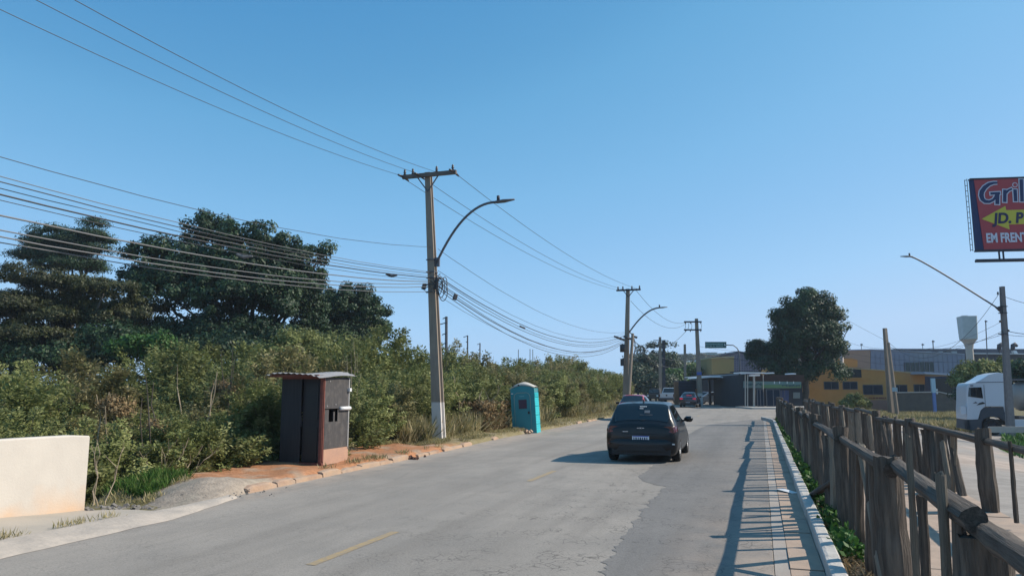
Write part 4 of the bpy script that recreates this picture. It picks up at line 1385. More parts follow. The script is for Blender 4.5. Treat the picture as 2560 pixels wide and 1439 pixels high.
# lamp pole 4 on the right
b4 = at(2527, 1092, 44); t4 = at(2505, 716, 44)
pole4 = thing('lamp_pole', 'grey concrete pole with very long lamp arm reaching left, at the right', 'utility pole', b4)


def loc4(p): return Vector(p) - b4


ipole((0, 0, -.4), loc4(t4), .36, .21, .1, 'pole_shaft', pole4, mat('grey_pole', (.2, .19, .19), (.15, .145, .15), 5, .8), .15)
lamp(pole4, loc4(at(2502, 775, 44)), loc4(at(2300, 645, 44)), loc4(at(2276, 641, 44)), (-1, 0, .01), .05)
mb = MB(); mb.prism([loc4(at(2490, 768, 43.9)), loc4(at(2503, 764, 43.9)), loc4(at(2505, 783, 43.9))], (0, .1, 0)); mb.build('lamp_bracket', m_dsteel, pole4)
for v in (766, 782, 834):
    mb = MB(); mb.box(loc4(at(2507, v, 44)), (.34, .34, .05), .1); mb.build('clamp_band', m_dsteel, pole4)
insul(pole4, loc4(at(2495, 737, 44)), .07, .2)
for (u, v) in ((2501, 804), (2521, 827)):
    mb = MB(); mb.lathe([(0, 0), (.07, .03), (.07, .12), (0, .15)], 8, c=tuple(loc4(at(u, v + 2, 43.9)))); mb.build('insulator', m_ins, pole4, True)
# pole 5 leaning pair with plate
b5 = at(2230, 1030, 70); t5 = at(2212, 820, 70)
pole5 = thing('utility_pole', 'twin leaning concrete pole with small white plate before the orange building', 'utility pole', b5)
ipole((0, 0, -.4), t5 - b5, .5, .28, .3, 'pole_shaft', pole5, m_conc)
p5 = thing('brace_pole', 'slanting pole propping the twin concrete pole, white plate on it', 'pole', at(2243, 1033, 69))
mb = MB(); mb.tube([(0, 0, -.3), at(2221, 856, 69) - at(2243, 1033, 69)], [.2, .13], 8); mb.build('pole_shaft', m_conc, p5)
mb = MB(); mb.box(at(2237, 973, 68.6) - at(2243, 1033, 69), (.5, .03, .38)); mb.build('plate', mat('pale_blue_plate', (.35, .45, .5), rough=.5), p5)
b6 = at(2102, 1012, 90); t6 = at(2105, 855, 90)
p6 = thing('lamp_pole', 'thin pale pole with short lamp arm right of the tall tree', 'utility pole', b6)
mb = MB(); mb.tube([(0, 0, -.4), t6 - b6], [.3, .2], 10); mb.build('pole_shaft', mat('pale_pole', (.42, .38, .36), (.34, .31, .3), 4, .8), p6, True)
mb = MB(); mb.tube([t6 - b6, at(2113, 835, 90) - b6, at(2124, 818, 90) - b6], .05, 6); mb.build('lamp_arm', m_steel, p6)
mb = MB(); mb.box(at(2125, 817, 90) - b6, (.35, .2, .25), ry=.8); mb.build('lamp_head', m_dsteel, p6)
gl = 'wires strung between the right hand poles'
for (A, B, sg, r, lab) in (((2495, 738, 44), (2217, 850, 70), 2.6, .014, 'deeply sagging wire from the lamp arm pole to the leaning pole'),
                           ((2503, 804, 44), (2220, 868, 70), .8, .009, 'thin upper wire from lamp arm pole to leaning pole'),
                           ((2505, 828, 44), (2222, 866, 70), .9, .013, 'middle black wire from lamp arm pole to leaning pole'),
                           ((2505, 836, 44), (2222, 872, 70), .5, .013, 'lower black wire from lamp arm pole past the water tower'),
                           ((2060, 765, 90), (2213, 850, 70), .1, .012, 'taut wire descending from behind the tall tree to the leaning pole'),
                           ((2112, 852, 90), (2217, 872, 70), .2, .014, 'short wire between thin lamp pole and leaning pole'),
                           ((2108, 880, 90), (2400, 905, 66), .3, .012, 'wire crossing in front of the grey metal hall'),
                           ((2108, 893, 90), (2260, 912, 80), .2, .012, 'lower wire crossing in front of the grey metal hall'),
                           ((2509, 740, 44), (2700, 765, 40), .3, .014, 'wire leaving the lamp arm pole to the right'),
                           ((2522, 828, 44), (2700, 815, 40), .3, .018, 'thick wire leaving the lamp arm pole to the right'),
                           ((2512, 836, 44), (2700, 826, 40), .2, .012, 'lowest wire leaving the lamp arm pole to the right'),
                           ((1748, 885, 76), (1990, 912, 80), .1, .03, 'thick cable from third pole towards the tall tree'),
                           ((1748, 866, 76), (1990, 892, 80), .1, .012, 'thin cable from third pole towards the tall tree'),
                           ((1580, 850, 53), (1745, 885, 76), 1.0, .016, 'upper cable from second pole to third pole'),
                           ((1580, 858, 53), (1745, 888, 76), 1.5, .02, 'lower cable from second pole to third pole'),
                           ((1580, 845, 53), (1655, 880, 100), .6, .02, 'cable from second pole to the far twin armed pole')):
    wire(at(*A), at(*B), sg, r, m_cable, lab, gl if A[0] > 1900 else 'cables around the third pole', 'power_line', 22)

# ------------------------------------------------------------------ hut
hc = Vector((-4.12, 16.33, .1))
m_ply = mat('black_board', (.012, .012, .014), (.022, .021, .023), 3, .75, .3, 30, stretch=(6, 6, .5))  # near-black board for front, door, back and far side
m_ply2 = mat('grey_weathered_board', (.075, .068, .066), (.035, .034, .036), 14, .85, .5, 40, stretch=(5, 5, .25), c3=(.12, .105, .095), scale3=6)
m_pink = mat('pink_plywood', (.42, .25, .17), (.36, .22, .16), 6, .85, .2, 30)
m_rust = mat('rust_red_frame', (.2, .06, .04), (.12, .04, .03), 10, .8)
m_tin = mat('dull_tin', (.32, .31, .3), (.25, .24, .24), 5, .55, .1, 20, metal=.3)
hut = thing('guard_hut', 'tall narrow dark boarded hut with tin roof standing on red earth', 'hut', hc, ROT)
hut.scale = (1, 1.04, .985)
# local: x right (across road), y along the road; hut occupies x -1.05..0, y 0..1.0
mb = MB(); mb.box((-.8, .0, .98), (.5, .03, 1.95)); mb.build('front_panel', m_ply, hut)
mb = MB(); mb.bb((-.07, -.02, .02), (0.0, .02, 1.97)); mb.build('corner_post', m_rust, hut)
mb = MB(); mb.bb((-1.06, -.02, .0), (0.02, .04, .07)); mb.build('sill', m_rust, hut)
mb = MB(); mb.bb((-1.05, -.03, 1.9), (0.0, .02, 1.98)); mb.build('lintel', m_rust, hut)
dr = MB().bb((-.54, .05, .08), (-.08, .08, 1.9)).build('door', m_ply, hut)
MB().bb((-.47, .035, .12), (-.15, .049, .85)).build('door_panel', m_trim, dr)
MB().bb((-.47, .035, 1.0), (-.15, .049, 1.8)).build('door_panel', m_trim, dr)
MB().bb((-.565, -.01, .85), (-.55, .03, 1.08)).build('door_handle', m_steel, hut)
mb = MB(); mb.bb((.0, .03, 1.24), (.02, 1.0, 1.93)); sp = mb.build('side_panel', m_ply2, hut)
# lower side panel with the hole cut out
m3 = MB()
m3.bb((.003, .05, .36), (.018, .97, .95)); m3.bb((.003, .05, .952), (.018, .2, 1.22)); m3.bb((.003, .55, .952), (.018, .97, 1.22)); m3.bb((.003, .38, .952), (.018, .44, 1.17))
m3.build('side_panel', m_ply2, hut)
MB().bb((-.002, .03, .02), (.03, 1.0, .355)).build('skirt_board', m_pink, hut)
MB().bb((.0, .96, .3), (.03, 1.01, 1.95)).build('edge_strip', m_tin, hut)
MB().tube([(.05, .6, 1.235), (.05, 1.0, 1.235)], .045, 8).build('rolled_flap', m_plast, hut, True)
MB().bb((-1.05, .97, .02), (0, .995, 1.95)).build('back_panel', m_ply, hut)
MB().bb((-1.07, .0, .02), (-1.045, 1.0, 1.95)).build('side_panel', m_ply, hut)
MB().bb((.0, .0, .1), (.022, .03, 1.92)).build('hinge_strip', m_rust, hut)
for (y, z) in ((.12, 1.3), (.45, 1.33), (.2, 1.85)): MB().box((.026, y, z), (.012, .03, .03)).build('bolt', m_tin, hut)
MB().box((.05, .97, 1.66), (.06, .08, .08)).build('hook', m_plast, hut)
# corrugated tin roof, slightly bent
mb = MB(); vs, fs = [], []
nx, ny = 41, 6
for i in range(nx):
    q = i / (nx - 1); x = -1.3 + 1.42 * q
    for j in range(ny):
        y = -.3 + 1.45 * j / (ny - 1)
        z = 2.02 + .035 * y + .012 * math.sin(i * 2 * math.pi / 4) - (.07 * max(0, q - .8) / .2 if True else 0) + .02 * math.sin(q * 5 + j) - .03 * (1 if q < .08 else 0)
        vs.append((x, y, z))
fs = [(i * ny + j, (i + 1) * ny + j, (i + 1) * ny + j + 1, i * ny + j + 1) for i in range(nx - 1) for j in range(ny - 1)]
mb.add(vs, fs); o = mb.build('roof_sheet', m_tin, hut); so = o.modifiers.new('s', 'SOLIDIFY'); so.thickness = .006
MB().box((-.62, -.2, 1.965), (1.25, .04, .05)).build('roof_batten', m_rust, hut)

# ------------------------------------------------------------------ portable toilet, leaning
tb = at(1342, 1078, 30.2); tb.z = -.02
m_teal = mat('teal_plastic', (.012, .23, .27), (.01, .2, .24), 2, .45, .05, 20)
m_teal2 = mat('lit_teal_plastic', (.03, .5, .55), (.02, .44, .5), 2, .4)  # same plastic twice: shade put into the front tone, sunlight into the sides
m_roof = mat('cream_plastic', (.5, .46, .4), (.42, .39, .35), 4, .6)
wc = thing('portable_toilet', 'turquoise portable toilet with cream domed roof leaning on the verge', 'portable toilet', tb, ROT + .12)
wc.rotation_euler = (0, R(-3.6), ROT + .12)
W, Dp, H = .98, 1.0, 1.82
mb = MB()
arch = [(-W * (1 - q) , H + .12 * math.sin(math.pi * q)) for q in np.linspace(0, 1, 11)]
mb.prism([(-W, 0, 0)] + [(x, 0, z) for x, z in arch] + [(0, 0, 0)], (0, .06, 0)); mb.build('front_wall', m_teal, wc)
mb = MB()
for (z0, z1) in ((.0, .36), (.375, .72), (.735, 1.08), (1.095, 1.44), (1.455, 1.64)):
    mb.bb((-.05, .065, z0), (.0 - .01 * (z0 > 1.4), Dp, z1))
    for k in range(4):
        zz = z0 + (z1 - z0) * (k + .5) / 4
        mb.bb((-.001, .1, zz - .02), (.008, Dp - .05, zz + .012))
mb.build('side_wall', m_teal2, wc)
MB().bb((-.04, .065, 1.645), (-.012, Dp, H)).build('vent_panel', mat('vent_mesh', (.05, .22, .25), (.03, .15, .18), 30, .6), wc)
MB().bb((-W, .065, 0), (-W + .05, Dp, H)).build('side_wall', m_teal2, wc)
MB().bb((-W, Dp - .05, 0), (0, Dp + .01, H)).build('back_wall', m_teal, wc)
mb = MB(); ns = 13
vs, fs = [], []
for j, (y, sc, dz) in enumerate(((-.02, 1, .0), (-.02, 1.0, .05), (.12, .97, .11), (.5, .95, .14), (.9, .97, .1), (Dp + .03, 1, .04), (Dp + .03, 1, 0))):
    for i in range(ns):
        q = i / (ns - 1); x = -W / 2 + (q - .5) * (W + .06) * sc
        z = H + .01 + dz * (.35 + .65 * math.sin(math.pi * q)) + (.125 * math.sin(math.pi * q))
        vs.append((x, y, z))
fs = [(j * ns + i, j * ns + i + 1, (j + 1) * ns + i + 1, (j + 1) * ns + i) for j in range(6) for i in range(ns - 1)]
mb.add(vs, fs); mb.build('roof', m_roof, wc, True)
door = [(-.84, .03), (-.84, 1.5), (-.8, 1.6), (-.7, 1.66), (-.32, 1.66), (-.22, 1.6), (-.18, 1.5), (-.18, .03)]
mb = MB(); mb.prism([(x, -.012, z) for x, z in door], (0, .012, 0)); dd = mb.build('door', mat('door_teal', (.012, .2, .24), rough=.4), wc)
mb = MB(); mb.tube([(x, -.016, z) for x, z in door], .016, 5); mb.build('door_frame', mat('worn_trim', (.2, .3, .28), rough=.6), wc)
mb = MB(); mb.bb((-.66, -.03, 1.02), (-.33, -.013, 1.38)); mb.build('window', mat('purple_plate', (.022, .015, .05), (.05, .015, .035), 9, .5), dd)
MB().bb((-.3, -.04, .8), (-.23, -.013, .9)).build('handle', m_trim, dd)
MB().bb((-.62, -.02, 1.5), (-.42, -.013, 1.53)).build('label_strip', mat('faded_strip', (.12, .35, .4), rough=.5), dd)
MB().bb((-.95, -.02, 1.62), (-.87, -.001, 1.66)).build('sticker', m_plast, wc)
for x in (-.85, -.62): MB().tube([(x, .0, H + .13 + .1 * (x + .85)), (x, -.04, H + .13 + .1 * (x + .85))], .035, 8).build('vent_hole', m_trim, wc)

# ------------------------------------------------------------------ vehicles
def crom(a, b, c, d, q):
    return .5 * ((2 * b) + (-a + c) * q + (2 * a - 5 * b + 4 * c - d) * q * q + (-a + 3 * b - 3 * c + d) * q ** 3)


class Loft:
    """car shell: stations along y of (y, zbot, zbelt, ztop, wbot, wmid, wbelt, wroof)"""
    def __init__(s, st):
        s.y = np.array([q[0] for q in st]); rings = []
        for (y, zb, ze, zt, wb, wm, we, wr) in st:
            zr = max(ze + .012, zt - .055) if zt - ze > .1 else ze + (zt - ze) * .6
            rings.append([(0, zb), (wb * .88, zb), (wm * .985, zb + .13), (wm, zb + (ze - zb) * .62), (we, ze), (wr, zr), (wr * .6, zt - .012), (0, zt)])
        s.r = np.array(rings)

    def ring(s, y):
        i = int(np.clip(np.searchsorted(s.y, y) - 1, 0, len(s.y) - 2))
        q = (y - s.y[i]) / (s.y[i + 1] - s.y[i]); q = min(max(q, 0), 1)
        g = lambda k: s.r[min(max(k, 0), len(s.y) - 1)]
        # limit overshoot where stations are uneven
        v = crom(g(i - 1), g(i), g(i + 1), g(i + 2), q); lin = g(i) * (1 - q) + g(i + 1) * q
        return lin * .55 + v * .45

    def P(s, y, k, off=0.0, side=1):
        r = s.ring(y)
        j = int(min(max(k, 0), 6.999)); q = k - j
        g = lambda m: r[m] if 0 <= m <= 7 else (r[-m] * np.array([-1, 1]) if m < 0 else r[14 - m] * np.array([-1, 1]))
        v = crom(g(j - 1), g(j), g(j + 1), g(j + 2), q); lin = g(j) * (1 - q) + g(j + 1) * q
        v = v * .5 + lin * .5
        p = Vector((v[0] * side, y, v[1]))
        if off:
            e = .02
            a = s.P(y + e, k, 0, side) - s.P(y - e, k, 0, side)
            b = s.P(y, min(k + e, 6.99), 0, side) - s.P(y, k - e, 0, side)
            n = a.cross(b) * (1 if side > 0 else -1)
            if n.length > 1e-9:
                n.normalize()
                c = Vector((0, y, .6))
                if n.dot(p - c) < 0: n = -n
                p = p + n * off
        return p

    def patch(s, y0, y1, k0, k1, side=1, off=.006, ny=8, nk=6, poly=None):
        mb = MB(); vs = []
        for i in range(ny + 1):
            for j in range(nk + 1):
                a, b = i / ny, j / nk
                ya = y0(b) if callable(y0) else y0; yb = y1(b) if callable(y1) else y1
                vs.append(s.P(ya + (yb - ya) * a, k0 + (k1 - k0) * b, off, side))
        fs = [(i * (nk + 1) + j, i * (nk + 1) + j + 1, (i + 1) * (nk + 1) + j + 1, (i + 1) * (nk + 1) + j) for i in range(ny) for j in range(nk)]
        return mb.add(vs, fs)

    def body(s, name, matl, parent, wheels, wr=.34, ny=70):
        ys = np.unique(np.concatenate([np.linspace(s.y[0], s.y[-1], ny), s.y]))
        ks = np.linspace(0, 7, 29)
        m = len(ks) * 2 - 2
        mb = MB(); vs = []
        for y in ys:
            right = [s.P(y, k) for k in ks]
            left = [Vector((-p.x, p.y, p.z)) for p in right[1:-1]][::-1]
            vs += right + left
        n = len(right) + len(left)
        fs = [(i * n + k, i * n + (k + 1) % n, (i + 1) * n + (k + 1) % n, (i + 1) * n + k) for i in range(len(ys) - 1) for k in range(n)]
        fs += [tuple(range(n))[::-1], tuple((len(ys) - 1) * n + k for k in range(n))]
        mb.add(vs, fs)
        o = mb.build(name, matl, parent, True)
        if wheels:
            cut = MB()
            for (x, y) in wheels:
                cut.lathe([(0, -.16), (wr, -.16), (wr, .16), (0, .16)], 28, 'X', c=(x, y, .31))
            co = cut.build('cutter', matl)
            bm = o.modifiers.new('b', 'BOOLEAN'); bm.object = co; bm.operation = 'DIFFERENCE'; bm.solver = 'EXACT'; bm.use_self = True
            bpy.context.view_layer.update()
            dg = bpy.context.evaluated_depsgraph_get()
            me = bpy.data.meshes.new_from_object(o.evaluated_get(dg))
            if len(me.polygons) > 200:
                o.modifiers.clear(); o.data = me
            else: o.modifiers.clear()
            bpy.data.objects.remove(co, do_unlink=True)
            me = o.data
            bmx = bmesh.new(); bmx.from_mesh(me)
            for e in bmx.edges:
                if len(e.link_faces) == 2 and e.calc_face_angle(0) > .7: e.smooth = False
            bmx.to_mesh(me); bmx.free()
        return o


def wheel_mesh(rt, wd):
    mt = MB(); mt.lathe([(rt * .62, -wd / 2), (rt * .93, -wd / 2), (rt, -wd * .36), (rt, wd * .36), (rt * .93, wd / 2), (rt * .62, wd / 2), (rt * .6, 0), (rt * .62, -wd / 2)], 32, 'X')
    mr_ = MB(); mr_.lathe([(rt * .62, wd * .42), (rt * .58, wd * .46), (rt * .56, wd * .2), (rt * .3, wd * .16), (rt * .12, wd * .3), (0, wd * .3)], 24, 'X')
    for k in range(5):
        a = k * 2 * math.pi / 5
        d = Vector((0, math.cos(a), math.sin(a)))
        mr_.tube([d * rt * .1 + Vector((wd * .34, 0, 0)), d * rt * .58 + Vector((wd * .4, 0, 0))], [rt * .09, rt * .07], 4)
    return mt.mesh('tyre', m_tyre, True), mr_.mesh('rim', m_rim)


def wheels(parent, pos, rt=.31, wd=.2):
    a, b = wheel_mesh(rt, wd)
    for (x, y) in pos:
        o = bpy.data.objects.new('wheel', None); COL.objects.link(o); o.parent = parent; o.location = (x, y, rt); o['label'] = 'wheel'
        del o['label']
        o.rotation_euler = (0, 0, 0 if x > 0 else math.pi)
        link('tyre', a, o); link('rim', b, o)


def cap_poly(pts, y, th=.02):
    return MB().prism([(x, y, z) for x, z in pts], (0, th, 0))


# --- black hatchback
hx = at(1604, 1156, 17.3)
car = thing('hatchback_car', 'black hatchback seen from behind, driving away in the right lane', 'car', (hx.x + .13, 18.1, 0.002), ROT + .02)
HB = Loft([(0.0, .36, .80, .86, .60, .70, .66, .56), (.03, .27, .86, .96, .70, .79, .73, .62), (.09, .22, .90, 1.01, .75, .84, .79, .64), (.2, .20, .92, 1.17, .77, .86, .815, .66),
           (.34, .20, .93, 1.38, .78, .865, .82, .64), (.44, .20, .93, 1.46, .78, .87, .825, .62), (.8, .19, .93, 1.49, .78, .87, .825, .61), (1.6, .18, .92, 1.5, .78, .87, .82, .61),
           (2.2, .18, .91, 1.46, .78, .87, .82, .58), (2.6, .18, .90, 1.28, .78, .87, .82, .60), (3.0, .19, .89, 1.04, .78, .87, .81, .66), (3.4, .2, .82, .93, .78, .865, .78, .62), (3.75, .22, .72, .82, .74, .83, .70, .5), (3.95, .28, .58, .68, .6, .72, .58, .4)])
WP = [(.77, .72), (-.77, .72), (.77, 3.25), (-.77, 3.25)]
HB.r[:, 1, 0] *= 1.06; HB.r[:, 1, 1] -= .03; HB.r[:, 2, 1] -= .03
car.scale = (1, 1, .96)
body = HB.body('body', m_black, car, WP)
wheels(car, WP)
o = HB.patch(.12, .42, 5.02, 6.999, 1, .007, 8, 10); q = HB.patch(.12, .42, 5.02, 6.999, -1, .007, 8, 10)
o.add(q.v, q.f); rw = o.build('rear_window', m_glass, car, True)
for side in (1, -1):
    HB.patch(lambda b: .42 + .16 * b, lambda b: .72, 4.16, 4.84, side, .006).build('window', m_glass, car, True)
    HB.patch(lambda b: .78, lambda b: 1.58, 4.12, 4.88, side, .006).build('window', m_glass, car, True)
    HB.patch(lambda b: 1.66, lambda b: 2.72 - .38 * b, 4.12, 4.88, side, .006).build('window', m_glass, car, True)
    # tail light wraps the corner
    lt = MB().prism([(side * x, .014, z) for x, z in ((.42, .765), (.42, .84), (.60, .90), (.735, .91), (.785, .80), (.78, .735), (.6, .75))], (0, .05, 0))
    q = HB.patch(.03, .3, 3.45, 3.98, side, .012); lt.add(q.v, q.f); tl = lt.build('tail_light', m_redl, car)
    MB().box((side * .6, .008, .775), (.28, .012, .012)).build('light_strip', mat('pale_red', (.5, .12, .13), rough=.3), tl)
    HB.patch(.86, .875, 1.9, 4.05, side, .003, 2, 12).build('door_seam', m_trim, car)
    HB.patch(1.6, 1.612, 1.9, 4.05, side, .003, 2, 12).build('door_seam', m_trim, car)
    # wing mirror
    mb = MB(); mb.tube([(side * .80, 2.35, .95), (side * .90, 2.32, .97)], .03, 6); mi = mb.build('mirror_stalk', m_trim, car, True)
    mb = MB(); mb.tube([(side * .87, 2.33, .98), (side * .92, 2.32, 1.0), (side * 1.03, 2.3, 1.0), (side * 1.08, 2.3, .98)], [.05, .085, .085, .045], 12, flat=.95); mb.build('wing_mirror', m_black, car, True)
# bumper with recessed lower trim
bum = MB()
MB().bb((-.7, .0, .2), (.7, .5, .34)).build('underbody', m_trim, car)
pr = [(-.86, .34, .3), (-.84, .06, .3), (-.7, -.02, .29), (0, -.06, .28), (.7, -.02, .29), (.84, .06, .3), (.86, .34, .3)]
vs = []
for (x, y, z) in pr:
    for (dz, dy) in ((0, .02), (.06, -.012), (.2, -.015), (.28, .005), (.31, .04)): vs.append((x * (1 - .0 * dz), y + dy, z + dz))
bum.add(vs, [(i * 5 + j, (i + 1) * 5 + j, (i + 1) * 5 + j + 1, i * 5 + j + 1) for i in range(6) for j in range(4)])
bm_o = bum.build('rear_bumper', m_black, car, True); so = bm_o.modifiers.new('s', 'SOLIDIFY'); so.thickness = .02; sb = bm_o.modifiers.new('sub', 'SUBSURF'); sb.levels = 2; sb.render_levels = 2
MB().prism([(x, -.078 + .03 * abs(x), z) for x, z in ((-.6, .3), (-.5, .42), (.5, .42), (.6, .3))], (0, .02, 0)).build('diffuser', m_trim, car)
for side in (1, -1):
    MB().box((side * .77, -.0, .47), (.06, .015, .03)).build('reflector', m_plast if side > 0 else m_redl, car)
# tailgate crease, plate, emblem, wiper, shark fin
MB().tube([(-.62, .018, .735), (-.3, -.008, .712), (0, -.016, .705), (.3, -.008, .712), (.62, .018, .735)], .008, 5).build('crease_trim', m_black, car)
pl = MB().box((0, -.02, .6), (.4, .012, .13)); pl = pl.build('number_plate', m_plate, car)
MB().box((0, -.0275, .654), (.385, .003, .02)).build('plate_band', mat('plate_blue', (.03, .06, .35), rough=.5), pl)
mb = MB()
for i, x in enumerate(np.linspace(-.16, .15, 7)): mb.box((x, -.0275, .592), (.026 + .008 * (i % 2), .003, .075))
mb.build('plate_glyphs', m_ink, pl)['kind'] = 'stuff'
mb = MB()
for i, x in enumerate((-.075, -.045, .045, .075)): mb.box((x, -.002, .855), (.016, .01, .022), ry=.785)
mb.box((0, -.002, .855), (.05, .012, .012), ry=.6); mb.box((0, -.002, .855), (.05, .012, .012), ry=-.6)
mb.build('emblem', m_chrome, car)
MB().box((-.37, -.001, .765), (.13, .006, .013)).build('badge', m_chrome, car)
MB().tube([(.0, .1, 1.03), (.16, .145, 1.07), (.33, .15, 1.06)], .012, 5).build('wiper', m_trim, car)
mb = MB(); mb.prism([(-.012, .62, 1.46), (-.012, .86, 1.48), (-.012, .66, 1.56)], (.024, 0, 0)); mb.build('antenna', m_trim, car)
def onglass(x, z_frac, w, h):
    y = .14 + (.475 - .14) * z_frac
    c = HB.P(y, 6.9, .012, 1); return (x, c.y - .004, c.z), (w, .004, h)
mb = MB()
for i in range(5): mb.box((-.03 + i * .035, *onglass(0, .58, 0, 0)[0][1:]), (.022, .006, .03 + .01 * (i % 2)), rx=-.75)
mb.box((.0, *onglass(0, .48, 0, 0)[0][1:]), (.09, .006, .02), rx=-.75)
mb.build('window_sticker', m_plast, rw)
mb = MB()
mb.box((.12, *onglass(0, .18, 0, 0)[0][1:]), (.3, .006, .014), rx=-.75); mb.box((.14, *onglass(0, .33, 0, 0)[0][1:]), (.13, .006, .09), rx=-.75)
mb.build('painted_glint', mat('glint_grey', (.12, .13, .14), rough=.5), rw)  # glint in the rear glass, painted as grey strips
HB.patch(.485, .52, 5.3, 6.999, 1, .02).build('spoiler', m_black, car, True)

# --- red car coming the other way
rc = at(1598, 1037, 45.5)
redc = thing('red_car', 'red car approaching in the left lane, mostly hidden by the black hatchback', 'car', (rc.x, 45.5, 0.002), ROT + math.pi)
RB = Loft([(0.0, .34, .74, .82, .60, .70, .66, .5), (.08, .24, .86, .96, .72, .80, .74, .58), (.4, .2, .9, 1.2, .76, .84, .79, .6), (.6, .2, .9, 1.36, .76, .84, .8, .57), (1.5, .2, .9, 1.44, .76, .84, .8, .57), (2.1, .2, .88, 1.4, .76, .84, .8, .57), (2.7, .2, .87, 1.0, .76, .84, .79, .64), (3.3, .2, .78, .88, .76, .83, .74, .55), (3.8, .3, .6, .7, .66, .76, .62, .4)])
WP2 = [(.72, .65), (-.72, .65), (.72, 3.05), (-.72, 3.05)]
RB.body('body', m_red, redc, WP2); wheels(redc, WP2, .3)
o = RB.patch(2.14, 2.66, 5.05, 6.999, 1, .007); q = RB.patch(2.14, 2.66, 5.05, 6.999, -1, .007); o.add(q.v, q.f); o.build('windshield', m_glass, redc, True)
for side in (1, -1):
    RB.patch(.65, lambda b: 2.45 - .35 * b, 4.14, 4.86, side, .006).build('window', m_glass, redc, True)
    mb = MB(); mb.tube([(side * .82, 2.2, .95), (side * 1.0, 2.2, .95)], [.07, .05], 8); mb.build('wing_mirror', m_trim, redc, True)
    q = RB.patch(3.45, 3.72, 3.1, 3.9, side, .01); q.build('headlight', m_white, redc, True)
mb = MB(); mb.tube([(-.4, .9, 1.43), (-.42, .85, 1.6)], .008, 4); mb.build('antenna', m_trim, redc)
# --- dark sedan further off
sx_ = at(1720, 1016, 72)
sed = thing('sedan_car', 'dark sedan seen from behind with brake lights lit, beside the third pole', 'car', (sx_.x, 72, 0.002), ROT - .02)
SB = Loft([(0.0, .36, .84, .92, .62, .74, .7, .6), (.05, .26, .92, 1.0, .74, .84, .78, .64), (.3, .22, .95, 1.04, .78, .87, .81, .66), (.6, .2, .95, 1.08, .78, .87, .82, .62), (1.1, .2, .95, 1.38, .78, .87, .82, .57), (1.4, .2, .95, 1.45, .78, .87, .82, .57), (2.4, .2, .93, 1.46, .78, .87, .82, .58), (3.2, .2, .92, 1.05, .78, .87, .82, .64), (3.9, .22, .84, .93, .76, .84, .78, .6), (4.4, .3, .66, .74, .66, .76, .66, .4)])
WP3 = [(.76, .95), (-.76, .95), (.76, 3.55), (-.76, 3.55)]
mb_nav = mat('dark_navy_paint', (.012, .014, .028), rough=.25, coat=.8)
SB.body('body', mb_nav, sed, WP3); wheels(sed, WP3, .32)
o = SB.patch(.62, 1.2, 5.05, 6.999, 1, .008); q = SB.patch(.62, 1.2, 5.05, 6.999, -1, .008); o.add(q.v, q.f); o.build('rear_window', m_glass, sed, True)
m_lit = bpy.data.materials.new('lit_brake_light'); m_lit.use_nodes = True
bb_ = m_lit.node_tree.nodes['Principled BSDF']; bb_.inputs['Base Color'].default_value = (.5, .01, .03, 1); bb_.inputs['Emission Color'].default_value = (1, .05, .12, 1); bb_.inputs['Emission Strength'].default_value = .25
for side in (1, -1):
    cap_poly([(side * .46, .78), (side * .46, .88), (side * .74, .92), (side * .76, .74)], -.01, .05).build('tail_light', m_lit, sed)
    SB.patch(1.1, 2.9, 4.14, 4.86, side, .006).build('window', m_glass, sed, True)
    mb = MB(); mb.tube([(side * .84, 2.8, .98), (side * 1.03, 2.8, .98)], [.08, .06], 8); mb.build('wing_mirror', m_trim, sed, True)
MB().box((.05, .72, 1.16), (.5, .02, .05), rx=-.5).build('brake_light', m_lit, sed)
MB().box((0, -.03, .46), (.4, .02, .08)).build('number_plate', m_plate, sed)
MB().box((0, -.02, .35), (1.3, .1, .22)).build('rear_bumper', m_trim, sed)

# --- white pickup
px_ = at(1667, 1006, 93)
pk = thing('pickup_truck', 'white pickup truck seen from behind, tailgate up, farther down the road', 'pickup', (px_.x, 93, 0.002), ROT - .03)
m_wp = mat('white_car_paint', (.6, .61, .63), rough=.35, coat=.5)
MB().bb((-.93, .05, .62), (.93, 2.1, 1.22)).build('cargo_bed', m_wp, pk)
tg = MB().box((0, .02, .93), (1.62, .05, .52)).build('tailgate', m_wp, pk)
MB().box((0, -.02, .98), (.18, .02, .18)).build('emblem', m_trim, tg)
mb = MB(); vs = [(-.9, 2.1, .7), (.9, 2.1, .7), (.9, 4.3, .7), (-.9, 4.3, .7), (-.9, 2.1, 1.25), (.9, 2.1, 1.25), (.9, 4.3, 1.2), (-.9, 4.3, 1.2), (-.7, 2.3, 1.92), (.7, 2.3, 1.92), (.7, 3.7, 1.92), (-.7, 3.7, 1.92)]
mb.add(vs, [(3, 2, 1, 0), (0, 1, 5, 4), (1, 2, 6, 5), (2, 3, 7, 6), (3, 0, 4, 7), (4, 5, 9, 8), (5, 6, 10, 9), (6, 7, 11, 10), (7, 4, 8, 11), (8, 9, 10, 11)])
bevel(mb.build('cab', m_wp, pk), .06)
mb = MB(); mb.add([(-.76, 2.1, 1.32), (.76, 2.1, 1.32), (.64, 2.26, 1.84), (-.64, 2.26, 1.84)], [(0, 1, 2, 3)]); o = mb.build('rear_window', m_glass, pk); so = o.modifiers.new('s', 'SOLIDIFY'); so.thickness = .03
MB().bb((-.88, 4.3, .7), (.88, 5.4, 1.15)).build('hood', m_wp, pk)
MB().bb((-.9, -.12, .5), (.9, .05, .68)).build('rear_bumper', m_steel, pk)
MB().bb((-.8, .1, .4), (.8, 5, .62)).build('chassis', m_trim, pk)
